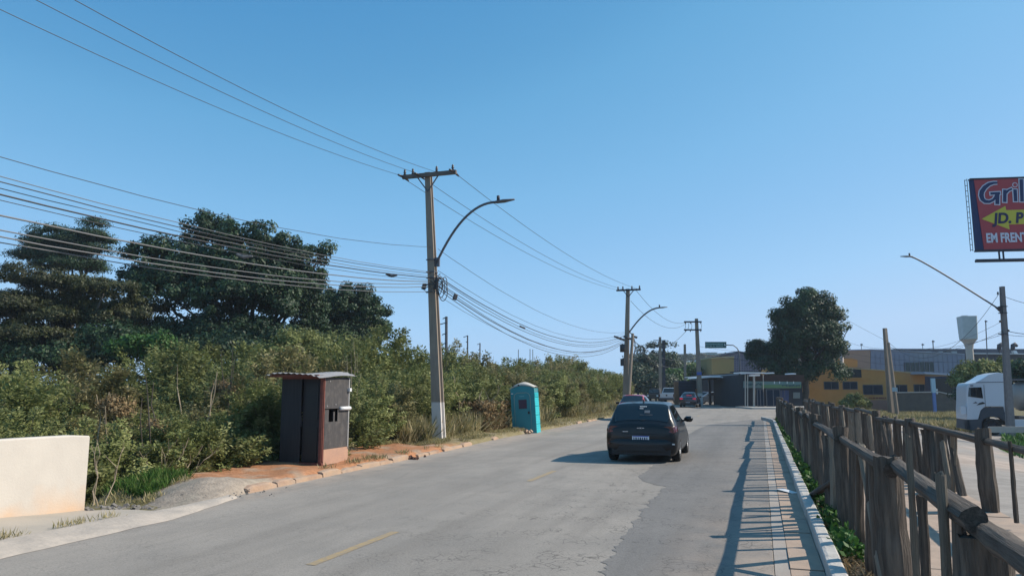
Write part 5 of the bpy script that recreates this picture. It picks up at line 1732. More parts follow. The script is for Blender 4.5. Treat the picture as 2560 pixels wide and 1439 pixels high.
for side in (1, -1):
    MB().box((side * .88, -.0, .95), (.12, .06, .4)).build('tail_light', m_redl, pk)
    MB().box((side * 1.05, 3.7, 1.35), (.22, .1, .26)).build('wing_mirror', m_trim, pk)
wheels(pk, [(.82, 1.1), (-.82, 1.1), (.82, 4.5), (-.82, 4.5)], .38, .26)
# --- dark off roader coming
oc = at(1642, 1003, 100)
ot = thing('dark_jeep', 'dark off road vehicle approaching left of the white pickup', 'car', (oc.x, 100, 0), ROT + math.pi)
m_dk = mat('dusty_dark_paint', (.03, .03, .03), rough=.5)
bevel(MB().bb((-.85, 0, .5), (.85, 3.9, 1.15)).build('body', m_dk, ot), .05)
bevel(MB().box((0, 1.2, 1.45), (1.5, 2.2, .62), taper=.85).build('cabin', m_dk, ot), .05)
MB().box((0, 2.36, 1.45), (1.25, .06, .42), rx=.2).build('windshield', m_glass, ot)
MB().box((0, 1.2, 1.82), (1.2, 1.7, .06)).build('roof_rack', m_steel, ot)
for side in (1, -1): MB().box((side * .6, 3.92, .9), (.22, .05, .2)).build('headlight', m_white, ot)
wheels(ot, [(.75, .8), (-.75, .8), (.75, 3.1), (-.75, 3.1)], .38, .24)

# --- cars parked in the shade by the shops
def simple_car(name, label, loc, rz, paint):
    t = thing(name, label, 'car', loc, rz)
    L_ = Loft([(0.0, .36, .80, .88, .62, .72, .68, .56), (.08, .24, .88, .98, .74, .82, .76, .62), (.45, .2, .92, 1.36, .78, .85, .8, .58), (1.6, .2, .92, 1.46, .78, .85, .8, .58), (2.3, .2, .9, 1.4, .78, .85, .8, .58), (3.0, .2, .88, 1.0, .78, .85, .8, .64), (3.8, .28, .66, .75, .66, .76, .66, .4)])
    wp = [(.74, .7), (-.74, .7), (.74, 3.1), (-.74, 3.1)]
    L_.body('body', paint, t, wp, ny=30); wheels(t, wp, .3)
    for side in (1, -1): L_.patch(.6, lambda b: 2.65 - .35 * b, 4.14, 4.86, side, .008).build('window', m_glass, t, True)
    return t


p = at(1790, 1004, 90); simple_car('parked_car', 'pale blue grey car parked under the shop canopy, right one', (p.x + 1.6, 90, 0), R(80), mat('silver_blue', (.18, .22, .27), rough=.4, coat=.4))
p = at(1766, 1002, 93); simple_car('parked_car', 'dark car parked under the shop canopy next to the third pole', (p.x + 1.2, 93, 0), R(75), mat('slate_paint', (.05, .06, .09), rough=.4, coat=.4))
p = at(-8, 1000, 34); t = thing('parked_van', 'red vehicle with pale windows half hidden by shrubs at the left edge', 'van', (p.x, 34, -.1), .1)
bevel(MB().bb((-2.2, 0, .3), (.55, 1.7, 1.75)).build('body', mat('orange_red_paint', (.5, .08, .04), rough=.4), t), .08)
bevel(MB().box((-.7, .85, 2.1), (2.0, 1.55, .72), taper=.8).build('cabin', m_glass, t), .08)
MB().box((-.75, .0, 2.05), (1.1, .02, .4)).build('window', mat('pale_reflection_glass', (.3, .36, .36), rough=.1), t)

# --- white lorry cab
tk_p = at(2486, 1085, 47)
tk = thing('lorry', 'white tractor lorry with roof deflector parked at the right, facing left', 'lorry', (tk_p.x + 1.05, 47, -1.13), R(163))
m_lw = mat('lorry_white', (.5, .54, .6), rough=.35, coat=.4)
prof = [(0, 1.0), (0, 3.3), (.08, 3.3), (.1, 3.85), (.45, 3.92), (.95, 3.78), (1.45, 3.45), (1.72, 3.3), (2.1, 3.25), (2.2, 3.1), (2.24, 2.95), (2.3, 2.1), (2.36, 1.6), (2.38, .95), (1.75, .95), (1.55, 1.55), (1.3, 1.78), (.3, 1.78), (.15, 1.0)]
mb = MB(); mb.prism([(x, 0, z) for x, z in prof], (0, -2.45, 0)); o = mb.build('cab', m_lw, tk); bevel(o, .05)
MB().prism([(x, .012, z) for x, z in ((1.38, 2.3), (1.42, 3.0), (2.12, 2.98), (2.2, 2.42))], (0, .02, 0)).build('window', m_glass, tk)
MB().prism([(x, .008, z) for x, z in ((1.26, 1.8), (1.26, 3.15), (1.285, 3.15), (1.285, 1.8))], (0, .006, 0)).build('door_seam', m_steel, tk)
MB().prism([(x, .008, z) for x, z in ((.15, 3.3), (1.7, 3.28), (1.7, 3.32), (.15, 3.34))], (0, .006, 0)).build('deflector_seam', m_steel, tk)
MB().prism([(x, .01, z) for x, z in ((1.28, 1.98), (1.4, 2.08), (1.6, 2.02), (1.78, 1.86), (1.5, 1.92))], (0, .006, 0)).build('side_decal', m_trim, tk)
MB().prism([(x, .01, z) for x, z in ((1.7, 2.0), (1.8, 2.1), (1.98, 1.98))], (0, .006, 0)).build('side_decal', m_steel, tk)
MB().prism([(x, .0, z) for x, z in ((.18, 1.0), (.3, 1.74), (1.3, 1.74), (1.55, 1.5), (1.7, 1.0), (2.36, .95), (2.42, .35), (2.2, .3), (1.6, .3), (1.55, .9), (1.2, 1.15), (.6, 1.15), (.3, .9))], (0, -.5, 0)).build('fender', mat('slate_plastic', (.035, .045, .06), rough=.6), tk)
MB().prism([(x, .0, z) for x, z in ((2.36, .95), (2.42, .35), (2.2, .3), (2.2, .95))], (0, -2.45, 0)).build('front_bumper', mat('slate_plastic2', (.04, .05, .065), rough=.6), tk)
MB().box((2.55, -.05, 1.55), (.3, .25, .5)).build('wing_mirror', m_lw, tk)
MB().box((1.95, .02, 3.1), (.16, .03, .06)).build('marker_light', m_trim, tk)
for z in (1.5, 2.0, 2.5, 2.9): MB().box((-.008, -1.2, z), (.01, 2.2, .02)).build('panel_seam', m_steel, tk)
MB().box((-.06, -.9, 1.3), (.1, .9, .5)).build('rear_vent', m_trim, tk)
MB().bb((-4.6, -2.0, .62), (0.2, -.4, .95)).build('chassis', m_trim, tk)
MB().bb((-.95, -.45, .45), (-.1, .0, 1.0)).build('fuel_tank', m_lw, tk)
MB().bb((-3.2, -2.3, 1.0), (-1.2, -.2, 1.15)).build('coupling_plate', m_steel, tk)
mb = MB(); mb.tube([(-.25, -.3, 1.1), (-.28, -.3, 3.6)], .09, 10); mb.build('exhaust_stack', m_steel, tk, True)
for (y, x) in ((-.2, .95), (-2.2, .95), (-.25, -2.4), (-2.1, -2.4), (-.25, -3.6), (-2.1, -3.6)):
    o = bpy.data.objects.new('wheel', None); COL.objects.link(o); o.parent = tk; o.location = (x, y, .52); o.rotation_euler = (0, 0, math.pi / 2 if y > -1 else -math.pi / 2)
    a, b = wheel_mesh(.52, .3); link('tyre', a, o); b.materials[0] = m_dsteel; link('rim', b, o)
t = thing('tank_trailer', 'pale grey tank trailer at the right picture edge behind the lamp pole', 'trailer', at(2572, 1085, 50), R(175))
t.location.z = -1.13
mb = MB(); mb.tube([(-4, 0, 2.4), (.4, 0, 2.4), (.75, 0, 2.4)], [.95, .95, .7], 20); mb.build('tank', mat('pale_tank', (.2, .21, .21), rough=.4), t, True)
MB().bb((-4, -.9, .8), (.6, .9, 1.1)).build('chassis', m_trim, t)
MB().bb((-4, -.6, 3.45), (.9, .6, 3.55)).build('walkway', m_steel, t)
wheels(t, [(0, -1.0)], .5, .3)
p = at(2540, 1073, 36)
MBb = MB().box((0, 0, 0), (2.6, .12, .28)); o = MBb.build('beam', mat('pale_beam', (.36, .34, .3), (.3, .28, .25), 4, .9)); o.location = p; tag(o, 'pale concrete beam lying by the foot of the lamp arm pole', 'beam')

# ------------------------------------------------------------------ buildings
def wall_poly(pts, Y, depth, name, matl, parent, base):
    mb = MB(); mb.prism([Vector(at(u, v, Y)) - base for u, v in pts], (0, depth, 0)); return mb.build(name, matl, parent)


def windows(rects, Y, parent, base, matl, frame=None, mull=1):
    for (u0, v0, u1, v1) in rects:
        a, b = at(u0, v1, Y) - base, at(u1, v0, Y) - base
        f = MB(); t_ = .06
        for (A, B) in (((a.x, a.z), (b.x, a.z + t_)), ((a.x, b.z - t_), (b.x, b.z)), ((a.x, a.z + t_), (a.x + t_, b.z - t_)), ((b.x - t_, a.z + t_), (b.x, b.z - t_))):
            f.bb((A[0], -.06, A[1]), (B[0], .02, B[1]))
        for k in range(mull):
            x = a.x + (b.x - a.x) * (k + 1) / (mull + 1); f.bb((x - .03, -.05, a.z + t_), (x + .03, .01, b.z - t_))
        w_ = f.build('window', frame or m_steel, parent)
        for k in range(mull + 1):
            x0 = a.x + (b.x - a.x) * k / (mull + 1) + .04; x1 = a.x + (b.x - a.x) * (k + 1) / (mull + 1) - .04
            MB().bb((x0, -.03, a.z + t_), (x1, -.01, b.z - t_)).build('pane', matl, w_)


m_org = mat('orange_wall', (.55, .27, .08), (.48, .24, .075), 1.2, .9, .1, 20, c3=(.5, .3, .16), scale3=.4)
m_winb = mat('blue_dark_pane', (.008, .018, .035), rough=.35, spec=.15)
BB = at(2100, 1030, 85); BB.z = -.9
ob = thing('orange_building', 'low orange factory building with blue dark windows and sloping parapet', 'building', BB)
wall_poly([(1990, 1040), (2312, 1040), (2312, 933), (2250, 927), (2170, 921), (2105, 917), (1990, 917)], 85, 12, 'wall', m_org, ob, BB)
mb = MB(); mb.prism([at(u, v, 84.9) - BB for u, v in ((1990, 917), (2105, 917), (2170, 921), (2250, 927), (2312, 933), (2312, 936), (2250, 930), (2170, 924), (2105, 920), (1990, 920))], (0, .5, 0)); mb.build('coping', mat('tan_coping', (.5, .36, .2), (.42, .3, .18), 4, .9), ob)
windows([(2107, 953, 2143, 973), (2158, 961, 2206, 986), (2228, 961, 2267, 980), (2285, 960, 2327 - 16, 979), (2060, 953, 2096, 973)], 85, ob, BB, m_winb, None, 1)
windows([(2107, 919, 2152, 943)], 85, ob, BB, m_trim, m_trim, 2)
MB().box(at(2150, 945, 84.9) - BB, (2.2, .1, .12)).build('ledge', m_org, ob)
mb = MB()
rg = random.Random(8)
for (v, u0, u1, hh) in ((994, 2174, 2218, .12), (1002, 2174, 2218, .12)):
    u = u0
    while u < u1:
        w_ = rg.choice([1.2, 1.4, 1.6]); mb.box(at(u, v, 84.95) - BB, (w_ * .035, .02, hh * 1.3)); u += w_ + (2 if rg.random() < .15 else .5)
o = mb.build('wall_lettering', mat('red_lettering', (.25, .04, .05), rough=.8), ob); o['kind'] = 'stuff'
MB().box(at(2190, 1015, 84.8) - BB, (4.0, .04, 1.4)).build('pink_band', mat('faded_pink_paint', (.4, .2, .15), (.34, .18, .13), 2, .9), ob)
# yard wall, brown grey, dipping at its right end
B2 = at(2330, 1030, 80); B2.z = -1.1
yw = thing('yard_wall', 'brownish grey yard wall with pale coping between orange building and lorry', 'wall', B2)
wall_poly([(2222, 1045), (2440, 1045), (2440, 985), (2372, 984), (2358, 981), (2350, 979), (2222, 981)], 80, .3, 'wall_panel', mat('brown_wall', (.13, .11, .09), (.09, .08, .07), 1.5, .9), yw, B2)
mb = MB(); mb.prism([at(u, v, 79.9) - B2 for u, v in ((2222, 980), (2350, 978), (2358, 980), (2372, 983), (2440, 984), (2440, 986), (2372, 985.5), (2358, 982.5), (2350, 980.5), (2222, 982))], (0, .4, 0)); mb.build('coping', m_curb, yw)
tt_ = thing('sign_totem', 'tall narrow pale blue and blue sign post by the yard wall', 'sign', at(2338, 1030, 78))
MB().box((0, 0, (at(2338, 963, 78) - at(2338, 1030, 78)).z), (.42, .2, 1.5)).build('sign_panel', mat('pale_blue', (.35, .5, .58), rough=.5), tt_)
MB().box((0, 0, 1.0), (.3, .18, 2.3)).build('post', mat('blue_post', (.12, .2, .45), rough=.5), tt_)
for dz in (2.0, 2.3): MB().box((.33, -.05, dz), (.14, .05, .22)).build('light_box', m_plast, tt_)
# grey metal hall
B3 = at(2250, 930, 102); B3.z = -.5
gh = thing('metal_hall', 'blue grey sheet metal hall rising behind the orange building', 'building', B3)
m_sheet = mat('grey_sheet', (.22, .25, .33), (.18, .21, .28), 3, .6, stretch=(6, 6, .2), c3=(.3, .32, .25), scale3=.09, amt3=.5)
wall_poly([(2177, 1020), (2412, 1020), (2412, 885), (2270, 877), (2177, 873)], 102, 25, 'wall', m_sheet, gh, B3)
wall_poly([(2085, 1020), (2176, 1020), (2176, 874), (2110, 875), (2085, 877)], 102, 25, 'wall', mat('tan_sheet', (.36, .24, .17), (.3, .21, .16), 3, .7, stretch=(6, 6, .2)), gh, B3)
wall_poly([(2085, 874.5), (2177, 872), (2270, 875.5), (2412, 883.5), (2412, 885.5), (2270, 878), (2177, 874.5), (2085, 877.5)], 101.9, 25.2, 'roof_edge', mat('pale_flashing', (.3, .34, .42), rough=.6), gh, B3)
windows([(2261, 905, 2296, 928), (2298, 904, 2334, 929)], 101.95, gh, B3, mat('dark_green_pane', (.01, .03, .03), rough=.2), None, 1)
mb = MB()
for u in list(range(2190, 2412, 12)): mb.box(Vector((at(u, 900, 101.93).x, 101.93, at(u, 930, 101.93).z)) - B3, (.04, .05, 5))
mb.build('sheet_rib', m_sheet, gh)['kind'] = 'stuff'
for (u0, v0, u1, v1) in ((2095, 895, 2148, 917),): wall_poly([(u0, v1), (u1 - 4, v1), (u1 - 4, v0 + 4), (u1 - 20, v0), (u0, v0 + 1)], 100, 1, 'parapet', m_org, gh, B3)
# canopy of loading bay
B4 = at(2360, 960, 84); B4.z = -1.1
lb = thing('loading_bay', 'dark loading bay with pale canopy right of the orange building', 'building', B4)
wall_poly([(2313, 1035), (2425, 1035), (2425, 935), (2313, 934)], 88, 5, 'back_wall', mat('bay_blue', (.03, .045, .09), (.02, .03, .06), 1.5, .8), lb, B4)
wall_poly([(2333, 1035), (2385, 1035), (2385, 945), (2333, 945)], 87.9, .05, 'doorway', m_trim, lb, B4)
wall_poly([(2312, 934), (2400, 939), (2400, 935), (2312, 929)], 82, 5, 'canopy', mat('pale_canopy', (.35, .38, .45), rough=.6), lb, B4)
# long dark roofed works
B5 = at(2420, 930, 125); B5.z = -.5
lw = thing('long_factory', 'long dark flat factory on the right horizon with roof ducts', 'building', B5)
wall_poly([(2240, 1010), (2750, 1010), (2750, 885), (2414, 882), (2240, 882)], 130, 30, 'wall', mat('dark_factory', (.05, .05, .065), (.035, .035, .05), .5, .8), lw, B5)
wall_poly([(2240, 882), (2750, 884), (2750, 872), (2240, 871)], 134, 30, 'roof', mat('grey_roof', (.12, .11, .13), (.1, .095, .11), .4, .8), lw, B5)
wall_poly([(2420, 884), (2750, 887), (2750, 884.5), (2420, 881.5)], 129.5, .4, 'gutter', mat('white_gutter', (.6, .62, .65), rough=.6), lw, B5)
for (u, hv, dirx) in ((2499, 862, 1), (2533, 862, 1)):
    mb = MB(); a = at(u, 884, 128) - B5; k = 128 / F
    mb.tube([a, a + Vector((0, 0, 13 * k)), a + Vector((1.5 * k, 0, 21 * k)), a + Vector((6 * k, 0, 24 * k)), a + Vector((12 * k, 0, 19 * k))], [5 * k, 5 * k, 5.5 * k, 5 * k, 3 * k], 12); mb.build('duct', m_dsteel, lw, True)
wall_poly([(2536, 884), (2546, 884), (2541, 876), (2533, 876)], 127.5, .6, 'duct_hood', m_white, lw, B5)
for (u, v0) in ((2464, 800), (2332, 850), (2306, 858), (2153, 858)):
    Y = 126; b_ = at(u, 885, Y); t = thing('mast', ('slim lamp mast right of the water tower', 'thin mast above the metal hall roof', 'faint thin mast left of the other roof masts', 'hair thin mast near the tall tree')[(2464, 2332, 2306, 2153).index(u)], 'mast', b_)
    MB().tube([(0, 0, -6), at(u, v0, Y) - b_], .09 if u in (2464, 2332) else .05, 6).build('mast_tube', m_steel, t)
    MB().box(at(u + 1, v0 + 3, Y) - b_, (.35, .2, .2)).build('lamp_head', m_dsteel, t)
# roof clutter
rg = random.Random(4)
for k, u in enumerate((2322, 2336, 2352, 2368, 2384)):
    o = MB().box(at(u, 880, 128), (rg.uniform(.5, 1.0), .5, rg.uniform(.3, .55))).build('roof_unit', m_steel if k % 2 else mat('pale_unit', (.3, .34, .36), rough=.6))
    tag(o, 'small roof unit on the long dark factory, number %s from the left' % ('one', 'two', 'three', 'four', 'five')[k], 'roof unit', 'roof units on the long factory')
# water tower
WT = at(2434, 1000, 112); WT.z = -.5
wtw = thing('water_tower', 'pale concrete water tower with square tank on a flaring stem', 'water tower', WT)
k = 112 / F
zt, zb_, zs = at(2433, 791, 112).z + .5, at(2433, 848, 112).z + .5, at(2433, 866, 112).z + .5
m_wt = mat('tower_concrete', (.42, .46, .46), (.36, .4, .4), 1, .8)
def sq(h, w_): return [(-w_, -w_, h), (w_, -w_, h), (w_, w_, h), (-w_, w_, h)]
def ringloft(levels, name, matl, parent, rz=.0, xo=0):
    mb = MB(); vs = []
    for (h, w_, ch) in levels:
        p = []
        for (sx1, sy1) in ((-1, -1), (1, -1), (1, 1), (-1, 1)):
            c_ = w_ * ch
            if sx1 * sy1 > 0: p += [(sx1 * w_, sy1 * (w_ - c_), h), (sx1 * (w_ - c_), sy1 * w_, h)]
            else: p += [(sx1 * (w_ - c_), sy1 * w_, h), (sx1 * w_, sy1 * (w_ - c_), h)]
        vs += [(x * math.cos(rz) - y * math.sin(rz) + xo, x * math.sin(rz) + y * math.cos(rz), z) for x, y, z in p]
    n = 8
    fs = [(i * n + j, i * n + (j + 1) % n, (i + 1) * n + (j + 1) % n, (i + 1) * n + j) for i in range(len(levels) - 1) for j in range(n)] + [tuple(range(n))[::-1], tuple((len(levels) - 1) * n + j for j in range(n))]
    mb.add(vs, fs); return mb.build(name, matl, parent)
ringloft([(zb_, 16 * k, .12), (zb_ + .2, 16.3 * k, .12), (zt, 18 * k, .12), (zt + .02, 17 * k, .12)], 'tank', m_wt, wtw, -.2)
ringloft([(-1, 8.2 * k, .4), (zs - .4, 7.4 * k, .4), (zb_ - .75, 9 * k, .35), (zb_ - .35, 12 * k, .25), (zb_ - .01, 15.8 * k, .12)], 'stem', mat('tower_stem', (.42, .37, .32), (.36, .32, .28), 1, .8), wtw, -.2)
MB().box((-.3, 0, zt + .08), (.7, .6, .16)).build('hatch', m_wt, wtw)

# shops on the corner
SBp = at(1925, 1020, 68); SBp.z = 0
sh = thing('corner_shop', 'dark low shop with brown slatted upper storey and pale green sign band', 'building', SBp)
m_dw = mat('dark_shop_wall', (.022, .026, .036), (.015, .018, .027), 1, .8)
m_brs = mat('brown_slats', (.09, .045, .035), (.06, .035, .03), 2, .8)
wall_poly([(1860, 1022), (2006, 1022), (2006, 940), (1860, 935)], 71, 8, 'wall', m_dw, sh, SBp)
mb = MB()
for u in np.arange(1880, 2012, 3.0): mb.box(at(u, 946, 70.5) - SBp, (.07, .06, .75))
mb.build('slat', m_brs, sh)['kind'] = 'stuff'
wall_poly([(1876, 958), (2006, 958), (2006, 937), (1876, 937)], 70.7, .1, 'upper_panel', m_brs, sh, SBp)
sb_ = wall_poly([(1859, 969), (1880, 969), (1938, 970), (2003, 969), (2003, 954), (1859, 952)], 69.6, .12, 'sign_band', mat('sign_pale', (.17, .25, .23), (.12, .2, .2), 2, .7), sh, SBp)
wall_poly([(1905, 969), (2003, 968.6), (2003, 961), (1905, 961)], 69.5, .08, 'green_band', mat('sign_green', (.12, .22, .1), (.1, .2, .09), 3, .7), sb_, Vector((0, 0, 0)) + SBp)
rg = random.Random(2)
mb = MB()
for u, v, w_, h_ in [(1864 + 3.2 * i, 960 + rg.uniform(-2, 2), .08, rg.uniform(.1, .26)) for i in range(13)] + [(1956 + 3.5 * i, 963 + rg.uniform(-1, 1), .09, rg.uniform(.08, .2)) for i in range(13)]:
    mb.box(at(u, v, 69.4) - SBp, (w_, .02, h_))
mb.build('sign_marks', mat('sign_ink', (.03, .07, .09), rough=.7), sb_)['kind'] = 'stuff'
for u in (1936, 1949, 1968, 1984): MB().box(at(u, 955.5, 69.4) - SBp, (.05, .04, .2)).build('sign_bracket', m_white, sb_)
wall_poly([(1876, 935.5), (1900, 935), (1900, 939), (1876, 940)], 69.3, .5, 'awning', m_white, sh, SBp)
for u, w_ in ((1869, .05), (1885, .1), (1908, .04), (1863, .05)): 
    b_ = at(u, 1018, 69.4); MB().tube([Vector((b_.x, b_.y, 0)) - SBp, at(u, 936, 69.4) - SBp], w_, 6).build('post', m_curb, sh)
windows([(1868, 972, 1882, 1014), (1890, 972, 1922, 1014)], 70.95, sh, SBp, m_winb, m_steel, 1)
wall_poly([(1927, 975), (1972, 975), (1972, 1012), (1927, 1012)], 70.95, .05, 'blue_window', mat('blue_poster', (.03, .05, .16), (.02, .035, .1), 3, .5), sh, SBp)
for u in (1936, 1946, 1954, 1962): MB().box(at(u, 985, 70.8) - SBp, (.04, .03, .75)).build('mullion', m_steel, sh)
wall_poly([(1983, 980), (2000, 980), (2000, 995), (1983, 995)], 70.9, .05, 'notice_board', mat('board_grey', (.14, .17, .17), rough=.7), sh, SBp)
for (u0, u1, v) in ((1850, 1902, 929.5), (1905, 1914, 930), (1930, 1936, 930), (1982, 1990, 932)):
    wall_poly([(u0, v), (u1, v + .6), (u1, v + 3), (u0, v + 3)], 69, 2, 'roof_sheet', m_white, sh, SBp)
wall_poly([(1848, 927), (1902, 926.5), (1902, 929.3), (1848, 929.3)], 69.2, 3, 'roof_edge', m_dw, sh, SBp)
MB().bb((at(1855, 1018, 69).x - SBp.x, -2, .0), (at(2040, 1018, 69).x - SBp.x, 3, .14)).build('forecourt', m_curb, sh)
# open shed with white canopies
S2 = at(1800, 1005, 88); S2.z = 0
sd2 = thing('canopy_shed', 'open sided dark shed with white curved canopy roofs, left of the corner shop', 'building', S2)
wall_poly([(1822, 1018), (1862, 1020), (1862, 941), (1822, 943)], 80, 6, 'wall', m_dw, sd2, S2)
wall_poly([(1824, 955), (1849, 955), (1849, 1012), (1824, 1012)], 79.9, .05, 'roller_door', mat('roller_grey', (.06, .07, .08), (.045, .055, .065), 3, .7, stretch=(1, 1, 12)), sd2, S2)
wall_poly([(1751, 1008), (1822, 1012), (1822, 944), (1751, 948)], 104, 4, 'back_wall', m_dw, sd2, S2)
mb = MB(); mb.prism([at(u, v, 82) - S2 for u, v in ((1753, 938.5), (1790, 936.5), (1850, 932.5), (1864, 932), (1864, 940), (1850, 941), (1815, 942), (1790, 940.5), (1753, 941))], (0, 8, 0)); mb.build('roof', m_white, sd2)
mb = MB(); mb.prism([at(u, v, 78) - S2 for u, v in ((1753, 942), (1775, 939.5), (1800, 939.5), (1812, 942), (1815, 945), (1800, 943), (1775, 943), (1753, 945))], (0, 6, 0)); mb.build('curved_canopy', m_white, sd2)
mb = MB(); mb.prism([at(u, v, 81.9) - S2 for u, v in ((1753, 937), (1790, 935), (1850, 931), (1850, 933), (1790, 937), (1753, 939))], (0, 8.3, 0)); mb.build('roof_edge', m_dw, sd2)
wall_poly([(1753, 947), (1778, 945), (1812, 945.5), (1812, 947.5), (1778, 948), (1753, 950)], 78.5, 5, 'soffit', m_trim, sd2, S2)
MB().bb((at(1776, 1000, 86).x - S2.x - .12, -2, 0), (at(1776, 1000, 86).x - S2.x + .12, -1.76, (at(1776, 940, 86).z))).build('post', m_dsteel, sd2)
# yellow box building and wall behind
S3 = at(1810, 960, 130); S3.z = 0
yb = thing('yellow_building', 'ochre yellow box building rising behind the canopy shed', 'building', S3)
wall_poly([(1780, 1000), (1835, 1000), (1835, 892), (1779, 895)], 118, 8, 'wall', mat('ochre_wall', (.42, .27, .1), (.38, .26, .1), 1, .9), yb, S3)
wall_poly([(1778, 895.5), (1836, 892.5), (1836, 890), (1778, 893)], 117.8, 8.4, 'roof_edge', mat('ochre_edge', (.5, .42, .22), rough=.9), yb, S3)
S4 = at(1870, 960, 150); S4.z = 0
lb4 = thing('lilac_building', 'pale lilac tiled building with pointed roof behind the corner shop', 'building', S4)
wall_poly([(1822, 960), (1915, 960), (1915, 882), (1880, 881), (1856, 878), (1848, 879), (1830, 884), (1822, 886)], 150, 10, 'wall', mat('lilac_wall', (.22, .19, .25), (.17, .15, .2), .9, .9), lb4, S4)
wall_poly([(1815, 884), (1835, 882), (1842, 877), (1850, 877), (1860, 880), (1920, 880), (1920, 882), (1860, 883), (1845, 882), (1830, 885.5), (1815, 887)], 149.7, 10.5, 'roof', mat('slate_roof', (.06, .065, .09), rough=.8), lb4, S4)
mb = MB()
for u in range(1826, 1915, 6):
    for v in range(890, 930, 6): mb.box(at(u, v, 149.9) - S4, (.22, .05, .3))
mb.build('window', mat('lilac_pane', (.09, .08, .13), rough=.4), lb4)['kind'] = 'stuff'
# dark slatted container behind the sedan
C1 = at(1718, 1004, 84); C1.z = 0
ct = thing('container', 'dark blue slatted container with orange brown end posts behind the sedan', 'container', C1)
MB().bb((at(1697, 970, 84).x - C1.x, 0, .3), (at(1740, 970, 84).x - C1.x, 2.4, at(1718, 951, 84).z)).build('container_body', mat('container_blue', (.018, .025, .05), (.014, .02, .04), 2, .6), ct)
for k in range(7):
    z = .6 + k * .32; MB().box(((at(1718, 970, 84).x - C1.x), -.03, z), ((at(1738, 970, 84).x - at(1699, 970, 84).x), .05, .12)).build('slat', mat('container_slat', (.025, .035, .07), rough=.6) if k == 0 else bpy.data.materials['container_slat'], ct)
for (u0, u1, v) in ((1686, 1696, 953), (1738, 1745, 971)):
    MB().bb((at(u0, 970, 84).x - C1.x, -.1, 0), (at(u1, 970, 84).x - C1.x, .3, at(1718, v, 84).z)).build('end_post', mat('orange_brown', (.28, .13, .06), (.22, .1, .05), 3, .8) if u0 == 1686 else bpy.data.materials['orange_brown'], ct)
# direction sign on a gantry
G0 = at(1850, 1012, 76); G0.z = 0
gs = thing('direction_sign', 'green overhead direction sign on a bent gantry pole near the tall tree', 'road sign', G0)
mb = MB(); mb.tube([Vector((0, 0, 0)), at(1849, 905, 76) - G0, at(1848, 888, 76) - G0, at(1846, 876, 76) - G0, at(1842, 869, 76) - G0, at(1833, 862.5, 76) - G0, at(1814, 862, 76) - G0], [.09, .08, .07, .06, .05, .05, .05], 8); mb.build('gantry_pole', m_steel, gs, True)
gp = wall_poly([(1763, 869.5), (1816, 869.5), (1816, 854), (1763, 854)], 75.8, .06, 'sign_panel', mat('sign_green_dark', (.008, .085, .08), (.007, .075, .075), 2, .5), gs, G0)
rg = random.Random(12)
mb = MB()
for (v, segs) in ((859.6, ((1765, 1771), (1774, 1808))), (864.8, ((1766, 1772), (1775, 1780), (1783, 1787), (1790, 1808)))):
    for (a_, b_) in segs:
        u = a_
        while u < b_: mb.box(at(u, v + rg.uniform(-.2, .2), 75.75) - G0, (.045, .02, rg.choice([.07, .09, .11]))); u += 1.45
mb.build('sign_lettering', mat('sign_white_dim', (.28, .45, .45), rough=.6), gp)['kind'] = 'stuff'
mb = MB(); mb.prism([at(u, v, 75.75) - G0 for u, v in ((1811, 858.5), (1812.2, 858.5), (1812.4, 861), (1814.8, 863), (1811, 864))], (0, -.02, 0)); mb.build('arrow', m_plate, gp)

# ------------------------------------------------------------------ billboard
def text_mesh(body, size, shear=0., offset=0., extrude=.01):
    cu = bpy.data.curves.new('txt', 'FONT'); cu.body = body; cu.size = size; cu.shear = shear; cu.offset = offset; cu.extrude = extrude
    o = bpy.data.objects.new('txt', cu); COL.objects.link(o); bpy.context.view_layer.update()
    me = bpy.data.meshes.new_from_object(o.evaluated_get(bpy.context.evaluated_depsgraph_get()))
    bpy.data.objects.remove(o, do_unlink=True)
    return me


def put_text(name, body, size, x, z, y, matl, parent, shear=0., offset=0., sx=1., extrude=.01):
    me = text_mesh(body, size, shear, offset, extrude); me.materials.clear(); me.materials.append(matl)
    o = link(name, me, parent); o.location = (x, y, z); o.rotation_euler = (math.pi / 2, 0, 0); o.scale = (sx, 1, 1)
    return o


YB = 38
k = YB / F
BO = at(2440, 626, YB)
bbd = thing('billboard', 'red grill restaurant billboard with yellow left arrow on high steel frame', 'billboard', BO)
bbd.rotation_euler = (0, R(0), R(-7))
m_bred = mat('billboard_red', (.38, .055, .06), (.34, .05, .06), .6, .7)
m_navy = mat('billboard_navy', (.018, .03, .09), rough=.7)
m_bw = mat('billboard_white', (.55, .55, .62), rough=.7)
m_byl = mat('billboard_yellow', (.5, .43, .05), rough=.7)
H_ = 188 * k * .985; W_ = 9.5
MB().bb((0, 0, 0), (W_, .14, H_)).build('board', m_navy, bbd)
MB().prism([(9 * k, -.03, H_ - .03), (19 * k, -.03, .03), (W_, -.03, .03), (W_, -.03, H_ - .03)], (0, .028, 0)).build('board_face', m_bred, bbd)
MB().bb((0, -.05, -.06), (W_, .2, .03)).build('frame_rail', m_dsteel, bbd); MB().bb((0, -.05, H_ - .02), (W_, .2, H_ + .06)).build('frame_rail', m_dsteel, bbd)
for z0 in (1,):
    MB().bb((-13 * k, .0, -.03), (-12.2 * k, .04, H_ + .0)).build('ladder_rail', m_dsteel, bbd)
    MB().bb((-7.2 * k, .0, -.03), (-6.4 * k, .04, H_ + .05)).build('ladder_rail', m_dsteel, bbd)
    for i in range(14): MB().bb((-12.2 * k, .01, .02 + i * H_ / 13.2), (-7.2 * k, .04, .045 + i * H_ / 13.2)).build('rung', m_dsteel, bbd)
